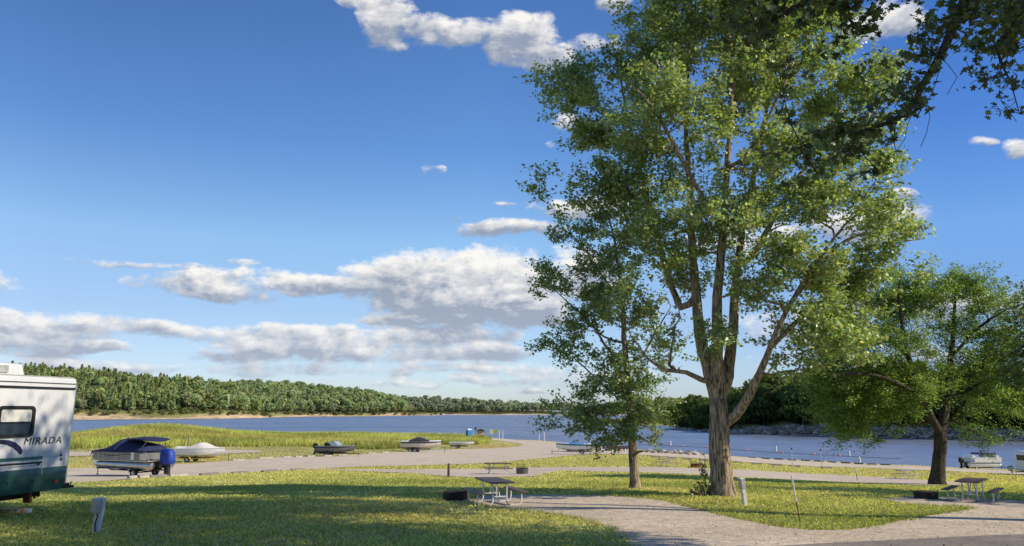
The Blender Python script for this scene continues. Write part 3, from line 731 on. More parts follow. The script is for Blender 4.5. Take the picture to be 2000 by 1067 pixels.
class Skel:
    def __init__(s): s.p=[]; s.par=[]; s.r=[]
    def add(s,p,par,r=0): s.p.append(np.array(p,float)); s.par.append(par); s.r.append(r); return len(s.p)-1
    def limb(s,pts,radii,par=-1,step=.35,wob=.0,g=None):
        """pts: polyline of points, smoothed; returns the index of each node"""
        P_=[np.array(q,float) for q in pts]
        if par>=0: P_=[s.p[par]]+P_; radii=[min(s.r[par],radii[0])]+list(radii)
        # catmull-rom
        ids=[]; last=par
        for i in range(len(P_)-1):
            p0,p1,p2,p3=P_[max(i-1,0)],P_[i],P_[i+1],P_[min(i+2,len(P_)-1)]
            n=max(1,int(np.linalg.norm(p2-p1)/step))
            for k in range(n+(1 if i==len(P_)-2 else 0)):
                t=k/n
                if par>=0 and i==0 and k==0: continue
                q=.5*((2*p1)+(-p0+p2)*t+(2*p0-5*p1+4*p2-p3)*t*t+(-p0+3*p1-3*p2+p3)*t**3)
                if wob: q=q+g.normal(0,wob,3)
                last=s.add(q,last,radii[i]*(1-t)+radii[i+1]*t); ids.append(last)
        return ids
    def nearest(s,q): return int(np.argmin([np.sum((p-q)**2) for p in s.p]))
    def grow(s,attr,g,step=.4,bias=.55,start=None,tip=.008,maxdrop=0.0):
        A=np.asarray(attr); root=s.p[0] if start is None else start
        A=A[np.argsort(np.linalg.norm((A-root)*np.array((1,1,.8)),axis=1)*(.85+.3*g.random(len(A))))]
        tips=[]
        buf=np.zeros((len(s.p)+60000,3)); ok=np.zeros(len(buf),bool); m0=len(s.p); buf[:m0]=np.array(s.p); ok[:m0]=s.allow
        for a in A:
            for j in range(m0,len(s.p)): buf[j]=s.p[j]; ok[j]=True
            m0=len(s.p); Pn=buf[:m0]; d=Pn-a
            dist=np.linalg.norm(d,axis=1)
            cost=dist+bias*np.maximum(0,d[:,2]+.35*dist)+np.where(ok[:m0],0,1e6)
            i=int(np.argmin(cost)); n0=s.p[i]; L=dist[i]
            if L<.12: tips.append(i); continue
            pd=n0-s.p[s.par[i]] if s.par[i]>=0 else np.array((0,0,1.)); pd=pd/(np.linalg.norm(pd)+1e-6)
            ctrl=n0+pd*L*.33+np.array((0,0,.12*L))+g.normal(0,.09*L,3)
            m=max(2,int(L/step)); last=i
            for k in range(1,m+1):
                t=k/m; q=n0*(1-t)**2+2*ctrl*t*(1-t)+a*t*t
                if k<m: q=q+g.normal(0,.02*min(L,1.5),3)
                last=s.add(q,last,tip); s.allow.append(True)
            tips.append(last)
        return tips
    def radii(s,tip=.009,expo=2.3,cap=None):
        n=len(s.p); acc=np.zeros(n); kids=np.zeros(n,int)
        for i in range(n):
            if s.par[i]>=0: kids[s.par[i]]+=1
        rr_=np.zeros(n)
        for i in range(n-1,-1,-1):
            if kids[i]==0: acc[i]=max(acc[i],tip**expo)
            rr_[i]=acc[i]**(1/expo)
            if s.par[i]>=0: acc[s.par[i]]+=acc[i]
        for i in range(n):
            if s.r[i]>tip*1.5: rr_[i]=s.r[i]          # guide limbs keep their own girth
            elif s.par[i]>=0: rr_[i]=min(rr_[i],rr_[s.par[i]]*.8)
        s.rad=rr_
        return rr_
    def tubes(s,mb,big=.09,minr=.006,flare=None):
        n=len(s.p); ch=[[] for _ in range(n)]
        for i in range(n):
            if s.par[i]>=0: ch[s.par[i]].append(i)
        used=[False]*n
        order=sorted(range(n),key=lambda i:-s.rad[i])
        stack=[i for i in range(n) if s.par[i]<0]
        while stack:
            i=stack.pop(); chain=[i]
            if s.par[i]>=0: chain=[s.par[i],i]
            cur=i
            while ch[cur]:
                nx=max(ch[cur],key=lambda c:s.rad[c])
                for c in ch[cur]:
                    if c!=nx: stack.append(c)
                chain.append(nx); cur=nx
            if len(chain)<2: continue
            rs=[s.rad[c] for c in chain]
            if s.par[i]>=0: rs[0]=min(rs[1]*1.15,s.rad[chain[0]]*.9)
            if max(rs)<minr: continue
            k=5 if max(rs)<.03 else (7 if max(rs)<.09 else 14)
            mb.tube([s.p[c] for c in chain],[max(r,.004) for r in rs],k)
def lobe_points(lobes,n,g,shell=.35,mind=.0):
    """points spread through a set of crown lobes: (centre, radii, weight)"""
    w=np.array([l[2]*(l[1][0]*l[1][1]*l[1][2])**.62 for l in lobes]); w/=w.sum()
    li=g.choice(len(lobes),n,p=w); d=g.normal(0,1,(n,3)); d/=np.linalg.norm(d,axis=1)[:,None]
    r=(shell+(1-shell)*g.random(n))**.6
    c=np.array([lobes[i][0] for i in li]); R=np.array([lobes[i][1] for i in li])
    return c+d*R*r[:,None]
def leaf_clouds(sk,tips,per,sig,g,back=2):
    """leaf positions around the twig ends and a little way back along them"""
    c=[]
    for t in tips:
        i=t
        for b in range(back+1):
            c.append(sk.p[i]); i=sk.par[i] if sk.par[i]>=0 else i
    c=np.array(c); n=len(c)*per
    cs=np.repeat(c,per,axis=0)+g.normal(0,1,(n,3))*np.array((sig,sig,sig*.6))
    tone=np.repeat(.75+.5*g.random(len(c)),per)
    return cs,tone
def bark_fix(o,base,flare,r0,ribs=5,seed=0):
    """roots flare and the bark is fluted low on the stem"""
    g=np.random.default_rng(seed); ph=g.random(4)*6
    for v in o.data.vertices:
        p=v.co; dz=p.z-base.z
        dx,dy=p.x-base.x,p.y-base.y
        if dz<2.6 and math.hypot(dx,dy)<r0*3:
            a=math.atan2(dy,dx); f=math.exp(-max(dz,0)/.35)
            k=1+flare*f*(1+.45*math.sin(ribs*a+ph[0]))+.06*math.sin(3*a+ph[1]+dz*.8)+.035*math.sin(7*a+ph[2]-dz)
            p.x=base.x+dx*k; p.y=base.y+dy*k
M['bark']=M_bark('maple_bark',(.075,.055,.038),(.53,.41,.275),1.0,.06)
M['bark_dark']=M_bark('dark_bark',(.035,.028,.022),(.12,.095,.07),1.3,.2)
M['maple_leaf']=M_leaf('maple_leaves',trans=.44,gloss=.08,pale=.08,rough=.5)
M['locust_leaf']=M_leaf('locust_leaves',trans=.40,gloss=.03,pale=.0)
M['over_leaf']=M_leaf('overhang_leaves',trans=.45,gloss=.05)

def tree(name,label,base,limbs,lobes,nattr,per,lsize,shape,leafmat,barkmat,col,seed,sig=.30,bias=.55,flare=.55,r0=.45,allow_z=3.0,up=.7,step=.4,back=2,colvar=.25,spray=0,rise=.55,sag=0.0,clump=0,csig=.42,extra=None,group=None,cat='tree'):
    g=np.random.default_rng(seed)
    sk=Skel(); nodes={}
    for i,(key,par,pts,rad) in enumerate(limbs):
        pi=-1
        if par is not None:
            k_,f_=par; lst=nodes[k_]; pi=lst[min(len(lst)-1,int(f_*(len(lst)-1)))]
        nodes[key]=sk.limb(pts,rad,pi,step=.3,wob=.012,g=g)
    bz=base.z
    sk.allow=[p[2]-bz>allow_z for p in sk.p]
    A=lobe_points(lobes,nattr,g)
    if clump:                                              # leaf masses with gaps between them
        cc_=lobe_points(lobes,clump,g); n_in=int(nattr*.82)
        A[:n_in]=cc_[g.integers(0,clump,n_in)]+g.normal(0,1,(n_in,3))*np.array((csig,csig,csig*.75))
    tips=sk.grow(A,g,step=step,bias=bias)
    if spray:
        cen=A.mean(0); nt_=[]
        for t in tips:
            p=sk.p[t]; pb=sk.p[sk.par[t]] if sk.par[t]>=0 else p-np.array((0,0,1)); bd=p-pb; bd=bd/(np.linalg.norm(bd)+1e-6)
            out=(p-cen)*np.array((1,1,.35)); out=out/(np.linalg.norm(out)+1e-6)
            for q_ in range(1 if g.random()<.6 else 2):
                dr=bd*.6+out*.55+np.array((0,0,rise))+g.normal(0,.38,3); dr/=np.linalg.norm(dr); L=spray*(.45+.85*g.random()); last=t
                for m_ in (1,2,3,4):
                    dr=dr+np.array((0,0,sag))*.25; last=sk.add(sk.p[last]+dr*L*.25,last,.005); sk.allow.append(False)
                nt_.append(last)
        tips=nt_
    sk.radii()
    root=thing(name,label,cat,(base.x,base.y,base.z),0,group)
    inv=np.array(base)
    sk.p=[p-inv for p in sk.p]
    mb=MB(); sk.tubes(mb)
    tr=mb.build('trunk',barkmat,root,smooth=False)
    for pl in tr.data.polygons: pl.use_smooth=True
    bark_fix(tr,Vector((0,0,0)),flare,r0,seed=seed)
    cs,tone=leaf_clouds(sk,tips,per,sig,g,back)
    if extra is not None: pass
    n=len(cs)
    cc=np.array(col)[None]*(tone*(1-colvar+2*colvar*g.random(n)))[:,None]*np.array((1,1,1))[None]
    cc[:,0]*=.85+.4*g.random(n)
    make_leaves('crown',cs,lsize*(.65+.6*g.random(n)),cc,shape,g,up=up,mat=leafmat,parent=root)
    return root,sk,n
def LB(px,py,rx,ry,depth,k=1.0,wt=1.0,off=0.0):
    s=depth/1541.0; return (np.array(P(px,py,depth+off)),np.array((rx*s,min(rx,ry)*s*k+.3,ry*s)),wt)

# ---- the big maple: one stout stem that splits low into several upright limbs
b=G(1412,970); D=b.y
def q(px,py,o=0): return tuple(P(px,py,D+o))
limbs=[('trunk',None,[(b.x,b.y,b.z-.25),q(1410,935),q(1407,880),q(1404,820),q(1403,780)],[.42,.385,.355,.34,.325]),
 ('a',('trunk',.97),[q(1388,730,.1),q(1368,660,.2),q(1360,580,.3),q(1352,480,.3),q(1348,380,.2),q(1340,260,.1),q(1345,120,0),q(1360,0,.2)],[.25,.21,.18,.15,.12,.09,.06,.03]),
 ('b',('trunk',.99),[q(1402,730,-.15),q(1400,650,-.4),q(1402,560,-.6),q(1412,450,-.8),q(1420,330,-.9),q(1430,200,-.8),q(1440,60,-.7)],[.24,.20,.17,.14,.11,.08,.045]),
 ('c',('trunk',.98),[q(1420,735,.2),q(1430,660,.5),q(1437,560,.8),q(1450,450,1.0),q(1475,330,1.2),q(1500,200,1.2),q(1520,70,1.2)],[.23,.19,.16,.13,.10,.07,.04]),
 ('d',('trunk',.72),[q(1437,812,-.3),q(1462,775,-.8),q(1490,715,-1.3),q(1512,660,-1.7),q(1545,590,-2.0),q(1590,520,-2.2),q(1650,440,-2.3),(P(1700,400,D-2.3))],[.18,.155,.12,.095,.078,.06,.04,.02]),
 ('e',('a',.25),[q(1330,600,.9),q(1300,520,1.5),q(1275,420,1.9),q(1245,310,2.2),q(1220,200,2.3),q(1200,100,2.3)],[.13,.11,.09,.07,.05,.03]),
 ('f',('c',.35),[q(1470,500,1.3),q(1520,410,1.8),q(1570,330,2.2),q(1620,250,2.4),q(1660,170,2.4)],[.12,.10,.08,.055,.03]),
 ('g',('a',.04),[q(1372,742,-.4),q(1340,728,-.7),q(1300,722,-1.1),q(1265,700,-1.4),q(1245,672,-1.5)],[.10,.08,.065,.045,.025]),
 ('h',('b',.45),[q(1380,400,-1.6),q(1330,310,-2.3),q(1280,220,-2.7),q(1230,160,-2.9)],[.085,.07,.05,.03]),
 ('i',('d',.35),[q(1545,640,-1.2),q(1590,600,-.6),q(1640,560,-.2),q(1690,520,0)],[.08,.06,.045,.025]),
 ('j',('b',.6),[q(1460,300,-1.6),q(1510,210,-2.2),q(1550,120,-2.4)],[.075,.055,.03]),
 ('k',('d',.55),[q(1640,480,-1.2),q(1710,455,-.5),q(1770,470,0),q(1805,465,.2)],[.06,.045,.03,.015]),
]
lb=[LB(1390,20,150,120,D,1.0,1.0),LB(1255,100,95,95,D,1.0,.9,1.6),LB(1160,160,75,55,D,1,.8,1.5),LB(1115,200,60,42,D,1,.9,1),LB(1300,230,120,100,D,1.1,.9,-1.5),LB(1400,170,120,110,D,1,.8),
 LB(1520,130,130,120,D,1,.9,.6),LB(1590,60,90,80,D,1,.8,1),LB(1630,220,105,95,D,1,.9,1.4),LB(1700,150,55,60,D,1,.8,1),LB(1690,290,65,60,D,1,.8,-.5),
 LB(1180,260,70,45,D,1,.8,1.5),LB(1120,375,72,30,D,1,.9,.5),LB(1200,370,60,35,D,1,.7,.5),LB(1300,400,95,75,D,1,.7,1.0),LB(1440,330,120,100,D,1,.7,-1.2),LB(1560,330,110,90,D,1,.8,-1.0),
 LB(1640,410,95,55,D,1,.9,-2),LB(1730,440,70,35,D,1,.9,-.6),LB(1785,465,40,22,D,1,.9,0),LB(1480,460,110,75,D,1,.6,1.6),LB(1560,510,100,60,D,1,.7,-2),LB(1650,540,80,45,D,1,.8,-.3),
 LB(1340,520,80,60,D,1,.55,1.2),LB(1450,570,70,50,D,1,.45,-1.4),LB(1570,600,75,50,D,1,.7,-1.6),LB(1630,640,60,35,D,1,.7,-.6),LB(1530,670,50,32,D,1,.5,-1.5),LB(1290,640,60,40,D,1,.6,-1.2),LB(1240,600,45,40,D,1,.5,-1.4),LB(1610,660,80,45,D,1,.8,-.8),LB(1670,600,70,45,D,1,.8,-.4),LB(1545,720,50,32,D,1,.55,-1.4),LB(1700,520,60,40,D,1,.7,0),LB(1420,650,50,40,D,1,.35,-1.8),
 LB(1480,20,110,100,D,1,.9,-.8),LB(1310,50,80,90,D,1,.8,-.6),LB(1400,-70,120,60,D,1,.8),LB(1400,430,90,60,D,.9,.7,-2.2),LB(1320,470,80,60,D,.9,.8,-1.2),LB(1480,540,80,50,D,.9,.6,-2.4),LB(1250,450,70,60,D,1,.8,1.2),LB(1230,330,70,60,D,1,.8,.2)]
rt,sk,n=tree('maple_tree','largest maple tree with a thick forked trunk standing on the lawn',b,limbs,lb,2150,9,.165,'lobed',M['maple_leaf'],M['bark'],(.335,.415,.155),5,sig=.15,r0=.42,flare=.36,allow_z=3.6,spray=.68,back=4,rise=.6,clump=330,csig=.34)

# ---- slim maple left of it
b=G(1240,957); D=b.y
limbs=[('trunk',None,[(b.x,b.y,b.z-.25),q(1239,935),q(1236,890),q(1233,820),q(1225,740),q(1219,660),q(1215,580),q(1205,500),q(1190,430),q(1165,395)],[.20,.185,.17,.15,.13,.11,.09,.06,.035,.015]),
 ('s',('trunk',.12),[q(1247,884,-.2),q(1256,880,-.3)],[.06,.035]),
 ('a',('trunk',.45),[q(1195,690,-.3),q(1160,640,-.6),q(1120,600,-.8),q(1085,570,-.9)],[.06,.045,.03,.015]),
 ('b',('trunk',.42),[q(1250,700,.4),q(1280,650,.6),q(1310,600,.7)],[.05,.035,.02]),
 ('c',('trunk',.60),[q(1190,560,.3),q(1150,500,.6),q(1110,450,.7)],[.045,.03,.015]),
 ('d',('trunk',.35),[q(1200,770,.2),q(1165,740,.5),q(1120,700,.8),q(1080,680,.9)],[.05,.035,.025,.012]),
 ('e',('trunk',.27),[q(1190,810,-.4),q(1150,800,-.8),q(1120,815,-1.0)],[.04,.028,.012])]
lb=[LB(1170,450,60,42,D,1,1,.3),LB(1120,440,40,40,D,1,.7,.4),LB(1100,530,58,28,D,1,.9,.3),LB(1085,570,40,18,D,1,.7,-.6),LB(1200,520,60,45,D,1,.8),LB(1180,600,75,40,D,1,.9),LB(1120,640,50,25,D,1,.7,-.5),LB(1090,680,40,14,D,1,.8,.8),
 LB(1150,700,55,28,D,1,.7,.4),LB(1220,660,60,40,D,1,.7,.4),LB(1280,620,45,40,D,1,.6,.6),LB(1250,740,65,45,D,1,.8),LB(1190,770,55,40,D,1,1.0),LB(1150,800,40,24,D,1,1.1,-.4),LB(1120,825,35,16,D,1,.8,-.8),LB(1220,810,65,38,D,1,1.2),LB(1185,850,40,18,D,1,.7,-.3),LB(1275,800,40,35,D,1,.7,.3),LB(1310,690,35,35,D,1,.35,.5),LB(1258,856,14,12,D,1,.3,-.3)]
tree('maple_tree','slim young maple with a thin straight trunk left of the largest tree',b,limbs,lb,520,8,.15,'lobed',M['maple_leaf'],M['bark'],(.265,.35,.125),6,spray=.5,back=4,rise=.35,clump=110,csig=.28,sig=.13,r0=.2,flare=.35,allow_z=1.9,step=.35)

# ---- spreading locust by the right-hand campsite
b=G(1831,948); D=b.y
limbs=[('trunk',None,[(b.x,b.y,b.z-.3),q(1832,925),q(1836,880),q(1836,848)],[.42,.37,.34,.33]),
 ('a',('trunk',1.0),[q(1845,810,.2),q(1852,770,.5),q(1856,710,.9),q(1862,650,1.2),q(1865,590,1.4),q(1870,545,1.4)],[.25,.22,.17,.12,.08,.04]),
 ('b',('trunk',1.0),[q(1818,815,-.3),q(1800,770,-.7),q(1780,715,-1.2),q(1765,650,-1.5),q(1755,580,-1.6),q(1760,540,-1.6)],[.23,.19,.15,.11,.08,.04]),
 ('c',('b',.25),[q(1765,755,-2),q(1715,735,-2.8),q(1665,730,-3.2),q(1625,735,-3.4)],[.13,.10,.07,.03]),
 ('d',('a',.25),[q(1885,765,1.6),q(1925,745,2.2),q(1975,735,2.6),q(2020,740,2.8)],[.13,.10,.07,.03]),
 ('e',('b',.45),[q(1740,660,-.4),q(1695,630,.3),q(1660,615,.6)],[.10,.075,.035]),
 ('f',('a',.5),[q(1900,650,.3),q(1940,620,-.3),q(1975,600,-.6)],[.09,.07,.03]),
 ('g',('b',.1),[q(1790,800,1.2),q(1740,790,2.4),q(1690,800,3.2)],[.10,.07,.03])]
lb=[LB(1790,570,80,35,D,1.3,1),LB(1880,570,80,32,D,1.3,1,1),LB(1930,590,55,35,D,1.2,.8),LB(1720,600,70,38,D,1.3,.9,1),LB(1650,640,60,35,D,1.2,.9),LB(1800,640,120,42,D,1.3,.9),LB(1920,650,80,42,D,1.3,.9,1.5),LB(1700,690,110,48,D,1.3,1.1,-1),LB(1630,740,55,42,D,1.2,1.1,-1),LB(1740,760,110,45,D,1.4,1.3,-.5),LB(1660,800,65,38,D,1.2,1.4,0),LB(1650,835,42,24,D,1,.8,.5),LB(1700,830,55,24,D,1,.9,1),
 LB(1780,820,45,22,D,1,.7,1),LB(1870,700,90,40,D,1.3,.8,1),LB(1960,700,70,45,D,1.2,.9,1.5),LB(1930,770,70,40,D,1.2,.9,1.5),LB(1990,780,60,40,D,1.2,.8,1.5),LB(1900,830,45,25,D,1,.6,1),LB(1920,850,25,14,D,1,.4,1),LB(2010,650,60,60,D,1.2,.8,1),LB(1795,875,20,8,D,1,.25,-.5)]
tree('locust_tree','wide spreading locust tree with a dark trunk and drooping feathery foliage',b,limbs,lb,1500,12,.15,'oval',M['locust_leaf'],M['bark_dark'],(.235,.335,.10),8,sig=.19,r0=.42,flare=.3,allow_z=2.6,step=.5,bias=.3,up=1.0,spray=.9,back=5,rise=.25,sag=-.2,clump=230,csig=.5)

# ---- maple overhead: its stem stands out of the picture on the right, its branches hang into the top corner
b=Vector((14.6,10.6,h(14.6,10.6))); D=9.3
limbs=[('trunk',None,[(b.x,b.y,b.z-.3),(b.x-.1,b.y,b.z+1.5),(b.x-.3,b.y,b.z+3.4),(b.x-.6,b.y-.1,b.z+5.4)],[.60,.48,.43,.38]),
 ('up',('trunk',1.0),[(14.0,10.8,b.z+8),(13.6,10.8,b.z+11),(13.8,10.8,b.z+15)],[.26,.18,.08]),
 ('main',('trunk',.9),[(11.9,9.9,b.z+7.8),(9.4,9.5,b.z+9.2),tuple(P(2060,-230,9.4)),tuple(P(1930,-70,9.4)),tuple(P(1872,30,9.4)),tuple(P(1835,110,9.3)),tuple(P(1805,170,9.2)),tuple(P(1770,222,9.1)),tuple(P(1705,250,9.0)),tuple(P(1620,270,8.9)),tuple(P(1540,297,8.8))],[.22,.18,.13,.085,.062,.050,.042,.034,.024,.015,.008]),
 ('left',('main',.35),[tuple(P(1850,-200,8.6)),tuple(P(1730,-110,8.3)),tuple(P(1640,-40,8.2)),tuple(P(1560,10,8.1)),tuple(P(1490,50,8.0))],[.09,.07,.05,.035,.015]),
 ('right',('main',.22),[tuple(P(2120,-170,10.2)),tuple(P(2040,-60,10.4)),tuple(P(1985,40,10.4)),tuple(P(1950,100,10.4)),tuple(P(1975,160,10.4)),tuple(P(1990,215,10.4))],[.09,.07,.045,.022,.009,.004]),
 ('back',('trunk',.95),[(13.4,8.4,b.z+8.2),(12.4,7.4,b.z+11)],[.2,.10]),
 ('fwd',('trunk',.97),[(14.2,12.2,b.z+8.5),(14.6,13.0,b.z+12)],[.18,.08]),
 ('far',('main',.12),[(10.5,11.2,b.z+9.8),(9.5,12.8,b.z+12.4),(8.6,14,b.z+13.6)],[.12,.08,.04])]
vis=[LB(1520,15,105,38,8.2,.8,1.5),LB(1450,40,60,30,8.0,.8,1.2),LB(1610,20,70,30,8.2,.8,1.0),LB(1700,25,65,26,8.4,.8,1.2),LB(1690,-20,90,30,8.4,.8,.8),LB(1660,65,30,16,8.5,.6,.5),LB(1880,30,90,45,9.4,.7,1.3),LB(1960,50,60,60,10.3,.6,1.3),LB(1800,80,55,26,9.3,.6,.8),LB(1740,190,45,34,9.1,.6,1.0),LB(1690,140,30,24,9.1,.6,.5),
 LB(1720,235,55,26,9.0,.6,1.0),LB(1640,265,60,26,8.9,.6,1.2),LB(1570,290,50,22,8.8,.6,.9),LB(1600,320,60,22,8.8,.6,.7),LB(1700,290,45,22,9.0,.6,.7),LB(1790,150,35,22,9.2,.5,.6),LB(1940,130,45,26,10.3,.5,.6),LB(1850,-50,100,40,9.0,.8,.8),LB(1530,160,50,50,8.6,.6,.45),LB(1720,325,26,9,9.0,.4,.35),LB(1840,100,30,20,9.3,.5,.5),LB(1978,165,26,40,10.4,.5,.6)]
vis=[(c,np.array((r[0]*1.15,r[1]*1.6+.3,r[2]*1.5)),w) for c,r,w in vis]
g=np.random.default_rng(12)
shade_lobes=[(np.array((11,12.5,b.z+11)),np.array((3.5,2.5,2.6)),1),(np.array((14.3,12.6,b.z+12)),np.array((3,2.2,3)),1),(np.array((15,12.4,b.z+15)),np.array((3.5,2.5,3)),1),(np.array((9,14.3,b.z+14)),np.array((3,2,1.8)),.9),  # unseen crown lobes, set where they throw shade onto the lawn
 (np.array((16.5,11.5,b.z+10.5)),np.array((2.5,2.1,2.2)),.9),(np.array((18,13,b.z+13)),np.array((2.6,2.2,2.2)),.9),(np.array((20,15.3,b.z+18.5)),np.array((3,2.4,2.2)),.9),(np.array((17,17,b.z+17)),np.array((3,2.2,1.8)),1),(np.array((20,17.5,b.z+19.5)),np.array((3,2,1.8)),1),(np.array((14,16.4,b.z+17.8)),np.array((3,1.8,1.6)),1),(np.array((16.5,14.2,b.z+17)),np.array((3,2.2,2.2)),.9),(np.array((12.2,8.5,b.z+13)),np.array((4,3,3.4)),1),(np.array((8.6,8.0,b.z+11.8)),np.array((3.4,2.6,1.5)),.8)]
sk=Skel(); nodes={}
for key,par,pts_,rad in limbs:
    pi=-1 if par is None else nodes[par[0]][int(par[1]*(len(nodes[par[0]])-1))]
    nodes[key]=sk.limb(pts_,rad,pi,step=.22,wob=.01,g=g)
sk.allow=[p[2]-b.z>4.5 for p in sk.p]
tv=sk.grow(lobe_points(vis,540,g,shell=.0),g,step=.16,bias=.15,tip=.005)
th=sk.grow(lobe_points(shade_lobes,720,g),g,step=.5,bias=.4,tip=.008)
# bare twigs that hang down
for (p0,p1,p2) in [((1812,175),(1815,230),(1800,285)),((1975,160),(1955,200),(1985,235)),((1790,210),(1768,270),(1745,300)),((1900,120),(1925,165),(1915,190)),((1840,110),(1870,150),(1850,185))]:
    i=sk.nearest(np.array(P(p0[0],p0[1],9.2))); ids=sk.limb([tuple(P(p1[0],p1[1],9.2)),tuple(P(p2[0],p2[1],9.2))],[.0055,.004],i,step=.15,wob=.012,g=g); sk.allow+= [False]*len(ids)
sk.radii(tip=.0045,expo=2.4)
root=thing('maple_tree','maple tree whose dark leafy branches hang into the top right corner','tree',b)
inv=np.array(b); sk.p=[p-inv for p in sk.p]
mb=MB(); sk.tubes(mb,minr=.003); tr=mb.build('trunk',M['bark_dark'],root)
for pl in tr.data.polygons: pl.use_smooth=True
bark_fix(tr,Vector((0,0,0)),.4,.55,seed=3)
c1,t1=leaf_clouds(sk,tv,2,.065,g,2); c2,t2=leaf_clouds(sk,th,13,.42,g,2)
col=np.array((.085,.115,.030))
cA=col[None]*(t1*(.7+.6*g.random(len(c1))))[:,None]; cB=col[None]*(t2*(.7+.6*g.random(len(c2))))[:,None]
make_leaves('crown',c1,.088*(.55+.8*g.random(len(c1))),cA,'maple',g,up=.55,mat=M['over_leaf'],parent=root,droop=.9)
make_leaves('crown',c2,.26*(.7+.6*g.random(len(c2))),cB,'lobed',g,up=.6,mat=M['over_leaf'],parent=root)  # out-of-view part of the crown, added to shade the lawn

# ---- trees beside the view: one shows its edge at the right border, the others are unseen, placed only to shade the lawn
def plain_tree(name,label,x,y,hh,r,seed,natt=420,per=12,size=.30,base_h=.3,col=(.075,.115,.030)):
    g=np.random.default_rng(seed); b=Vector((x,y,h(x,y)))
    limbs=[('trunk',None,[(x,y,b.z-.3),(x+.1,y,b.z+hh*.16),(x-.1,y+.1,b.z+hh*.34),(x,y,b.z+hh*.55),(x+.2,y,b.z+hh*.78)],[r*.085,r*.07,r*.06,r*.04,r*.015])]
    for i in range(5):
        w=i*1.257+g.random(); limbs.append(('l%d'%i,('trunk',.40+.08*i),[(x+r*.35*math.cos(w),y+r*.35*math.sin(w),b.z+hh*(.42+.07*i)),(x+r*.75*math.cos(w),y+r*.75*math.sin(w),b.z+hh*(.52+.07*i))],[r*.03,r*.01]))
    lobes=[]
    for i in range(9):
        w=g.random()*2*PI; rad=r*.62*math.sqrt(g.random()); lobes.append((np.array((x+rad*math.cos(w),y+rad*math.sin(w),b.z+hh*(base_h+.12+(.78-base_h)*g.random()))),np.array((r*.5,r*.5,hh*.13)),1.0))
    return tree(name,label,b,limbs,lobes,natt,per,size,'lobed',M['maple_leaf'],M['bark_dark'],col,seed,sig=.42,r0=r*.08,flare=.3,allow_z=hh*.25,step=.6,back=1)
plain_tree('ash_tree','ash tree whose edge shows at the right border above the camper',25.8,31.5,9.6,4.7,51,420,12,.22,.34)
plain_tree('shade_tree','unseen tall tree outside the right border, added to shade the lawn',18.3,19.5,22,4.6,54,170,10,.36,.60)
plain_tree('shade_tree','unseen broad tree beyond the right border that shades the campsite',37,26,14,6.5,53,360,11,.36,.28)

# ---- small growth
def sprout(name,label,base,hh,n,size,col,seed,spread,cat='sapling',fan=False):
    g=np.random.default_rng(seed); root=thing(name,label,cat,base); mb=MB(); cs=[]
    for i in range(n):
        w=g.random()*2*PI; l=spread*(.3+.7*g.random()); t=Vector((l*math.cos(w),l*math.sin(w),hh*(.6+.5*g.random())))
        mb.tube([(0.03*math.cos(w),.03*math.sin(w),-.05),(t.x*.4,t.y*.4,t.z*.55),tuple(t)],[.009,.007,.003],5)
        for k in range(9): f=.35+.65*g.random(); cs.append((t.x*f+g.normal(0,.05),t.y*f+g.normal(0,.05),t.z*f+g.normal(0,.05)))
    mb.build('stem',M['bark_dark'],root); cs=np.array(cs); m=len(cs)
    make_leaves('leaves',cs,size*(.6+.7*g.random(m)),np.array(col)[None]*(.6+.8*g.random((m,1))),'lobed',g,mat=M['maple_leaf'],parent=root)
bt=G(1412,970)
sprout('shoots','leafy shoots growing from the left foot of the big maple',Vector((bt.x-.62,bt.y-.1,h(bt.x-.62,bt.y-.1))),.55,14,.11,(.17,.16,.05),61,.45,'shoots')
sprout('shoots','clump of dark dead leaves and stubs lying left of the big maple',Vector((bt.x-.95,bt.y-.35,h(bt.x-.95,bt.y-.35))),.22,12,.12,(.05,.035,.02),62,.36,'shoots')
s_=P(1377,930,35.5); sprout('sapling','dark leafy sapling seen just left of the thick maple trunk',Vector((s_.x,s_.y,h(s_.x,s_.y))),1.45,9,.17,(.075,.10,.035),63,.30)
s2=G(1905,918); sprout('shrub','reedy shrub by the shore next to the camper at the right border',Vector(G(1978,926)),1.1,10,.22,(.12,.14,.05),64,.8,'shrub')
# ================================================================== things people brought
M['white']=M_plain('white_gelcoat',(.78,.77,.73),.3,var=.05,dirt=(.45,.42,.36,.25),coat=.3)
M['rv_white']=M_plain('motorhome_white',(.66,.67,.68),.32,var=.06,scale=1.2,dirt=(.36,.36,.34,.45),streak=True,coat=.2)
M['rv_green']=M_plain('motorhome_green',(.018,.075,.065),.35,var=.2,scale=2,dirt=(.10,.13,.12,.4),coat=.2)
M['rv_teal']=M_plain('motorhome_stripe_teal',(.03,.13,.12),.35,var=.15)
M['navy']=M_plain('navy_canvas',(.012,.020,.075),.85,var=.3,scale=2.5,bump=.4)
M['blue_tarp']=M_plain('bright_blue_cover',(.010,.045,.32),.6,var=.25,scale=4,bump=.3)
M['black']=M_plain('black_plastic',(.012,.012,.013),.5,var=.3)
M['rubber']=M_plain('tyre_rubber',(.018,.018,.019),.85,var=.25,dirt=(.12,.10,.08,.3))
M['alu']=M_plain('bare_aluminium',(.46,.46,.45),.32,1.0,var=.12,scale=2,dirt=(.3,.29,.27,.3))
M['panel_grey']=M_plain('fence_panel_grey',(.21,.21,.205),.35,.3,var=.12,scale=1.5)
M['galv']=M_plain('galvanised_pipe',(.60,.60,.57),.42,.65,var=.15,scale=6,dirt=(.35,.30,.25,.3))
M['pale_pipe']=M_plain('pale_painted_pipe',(.72,.72,.68),.45,.1,var=.10,scale=6,dirt=(.40,.33,.26,.3))
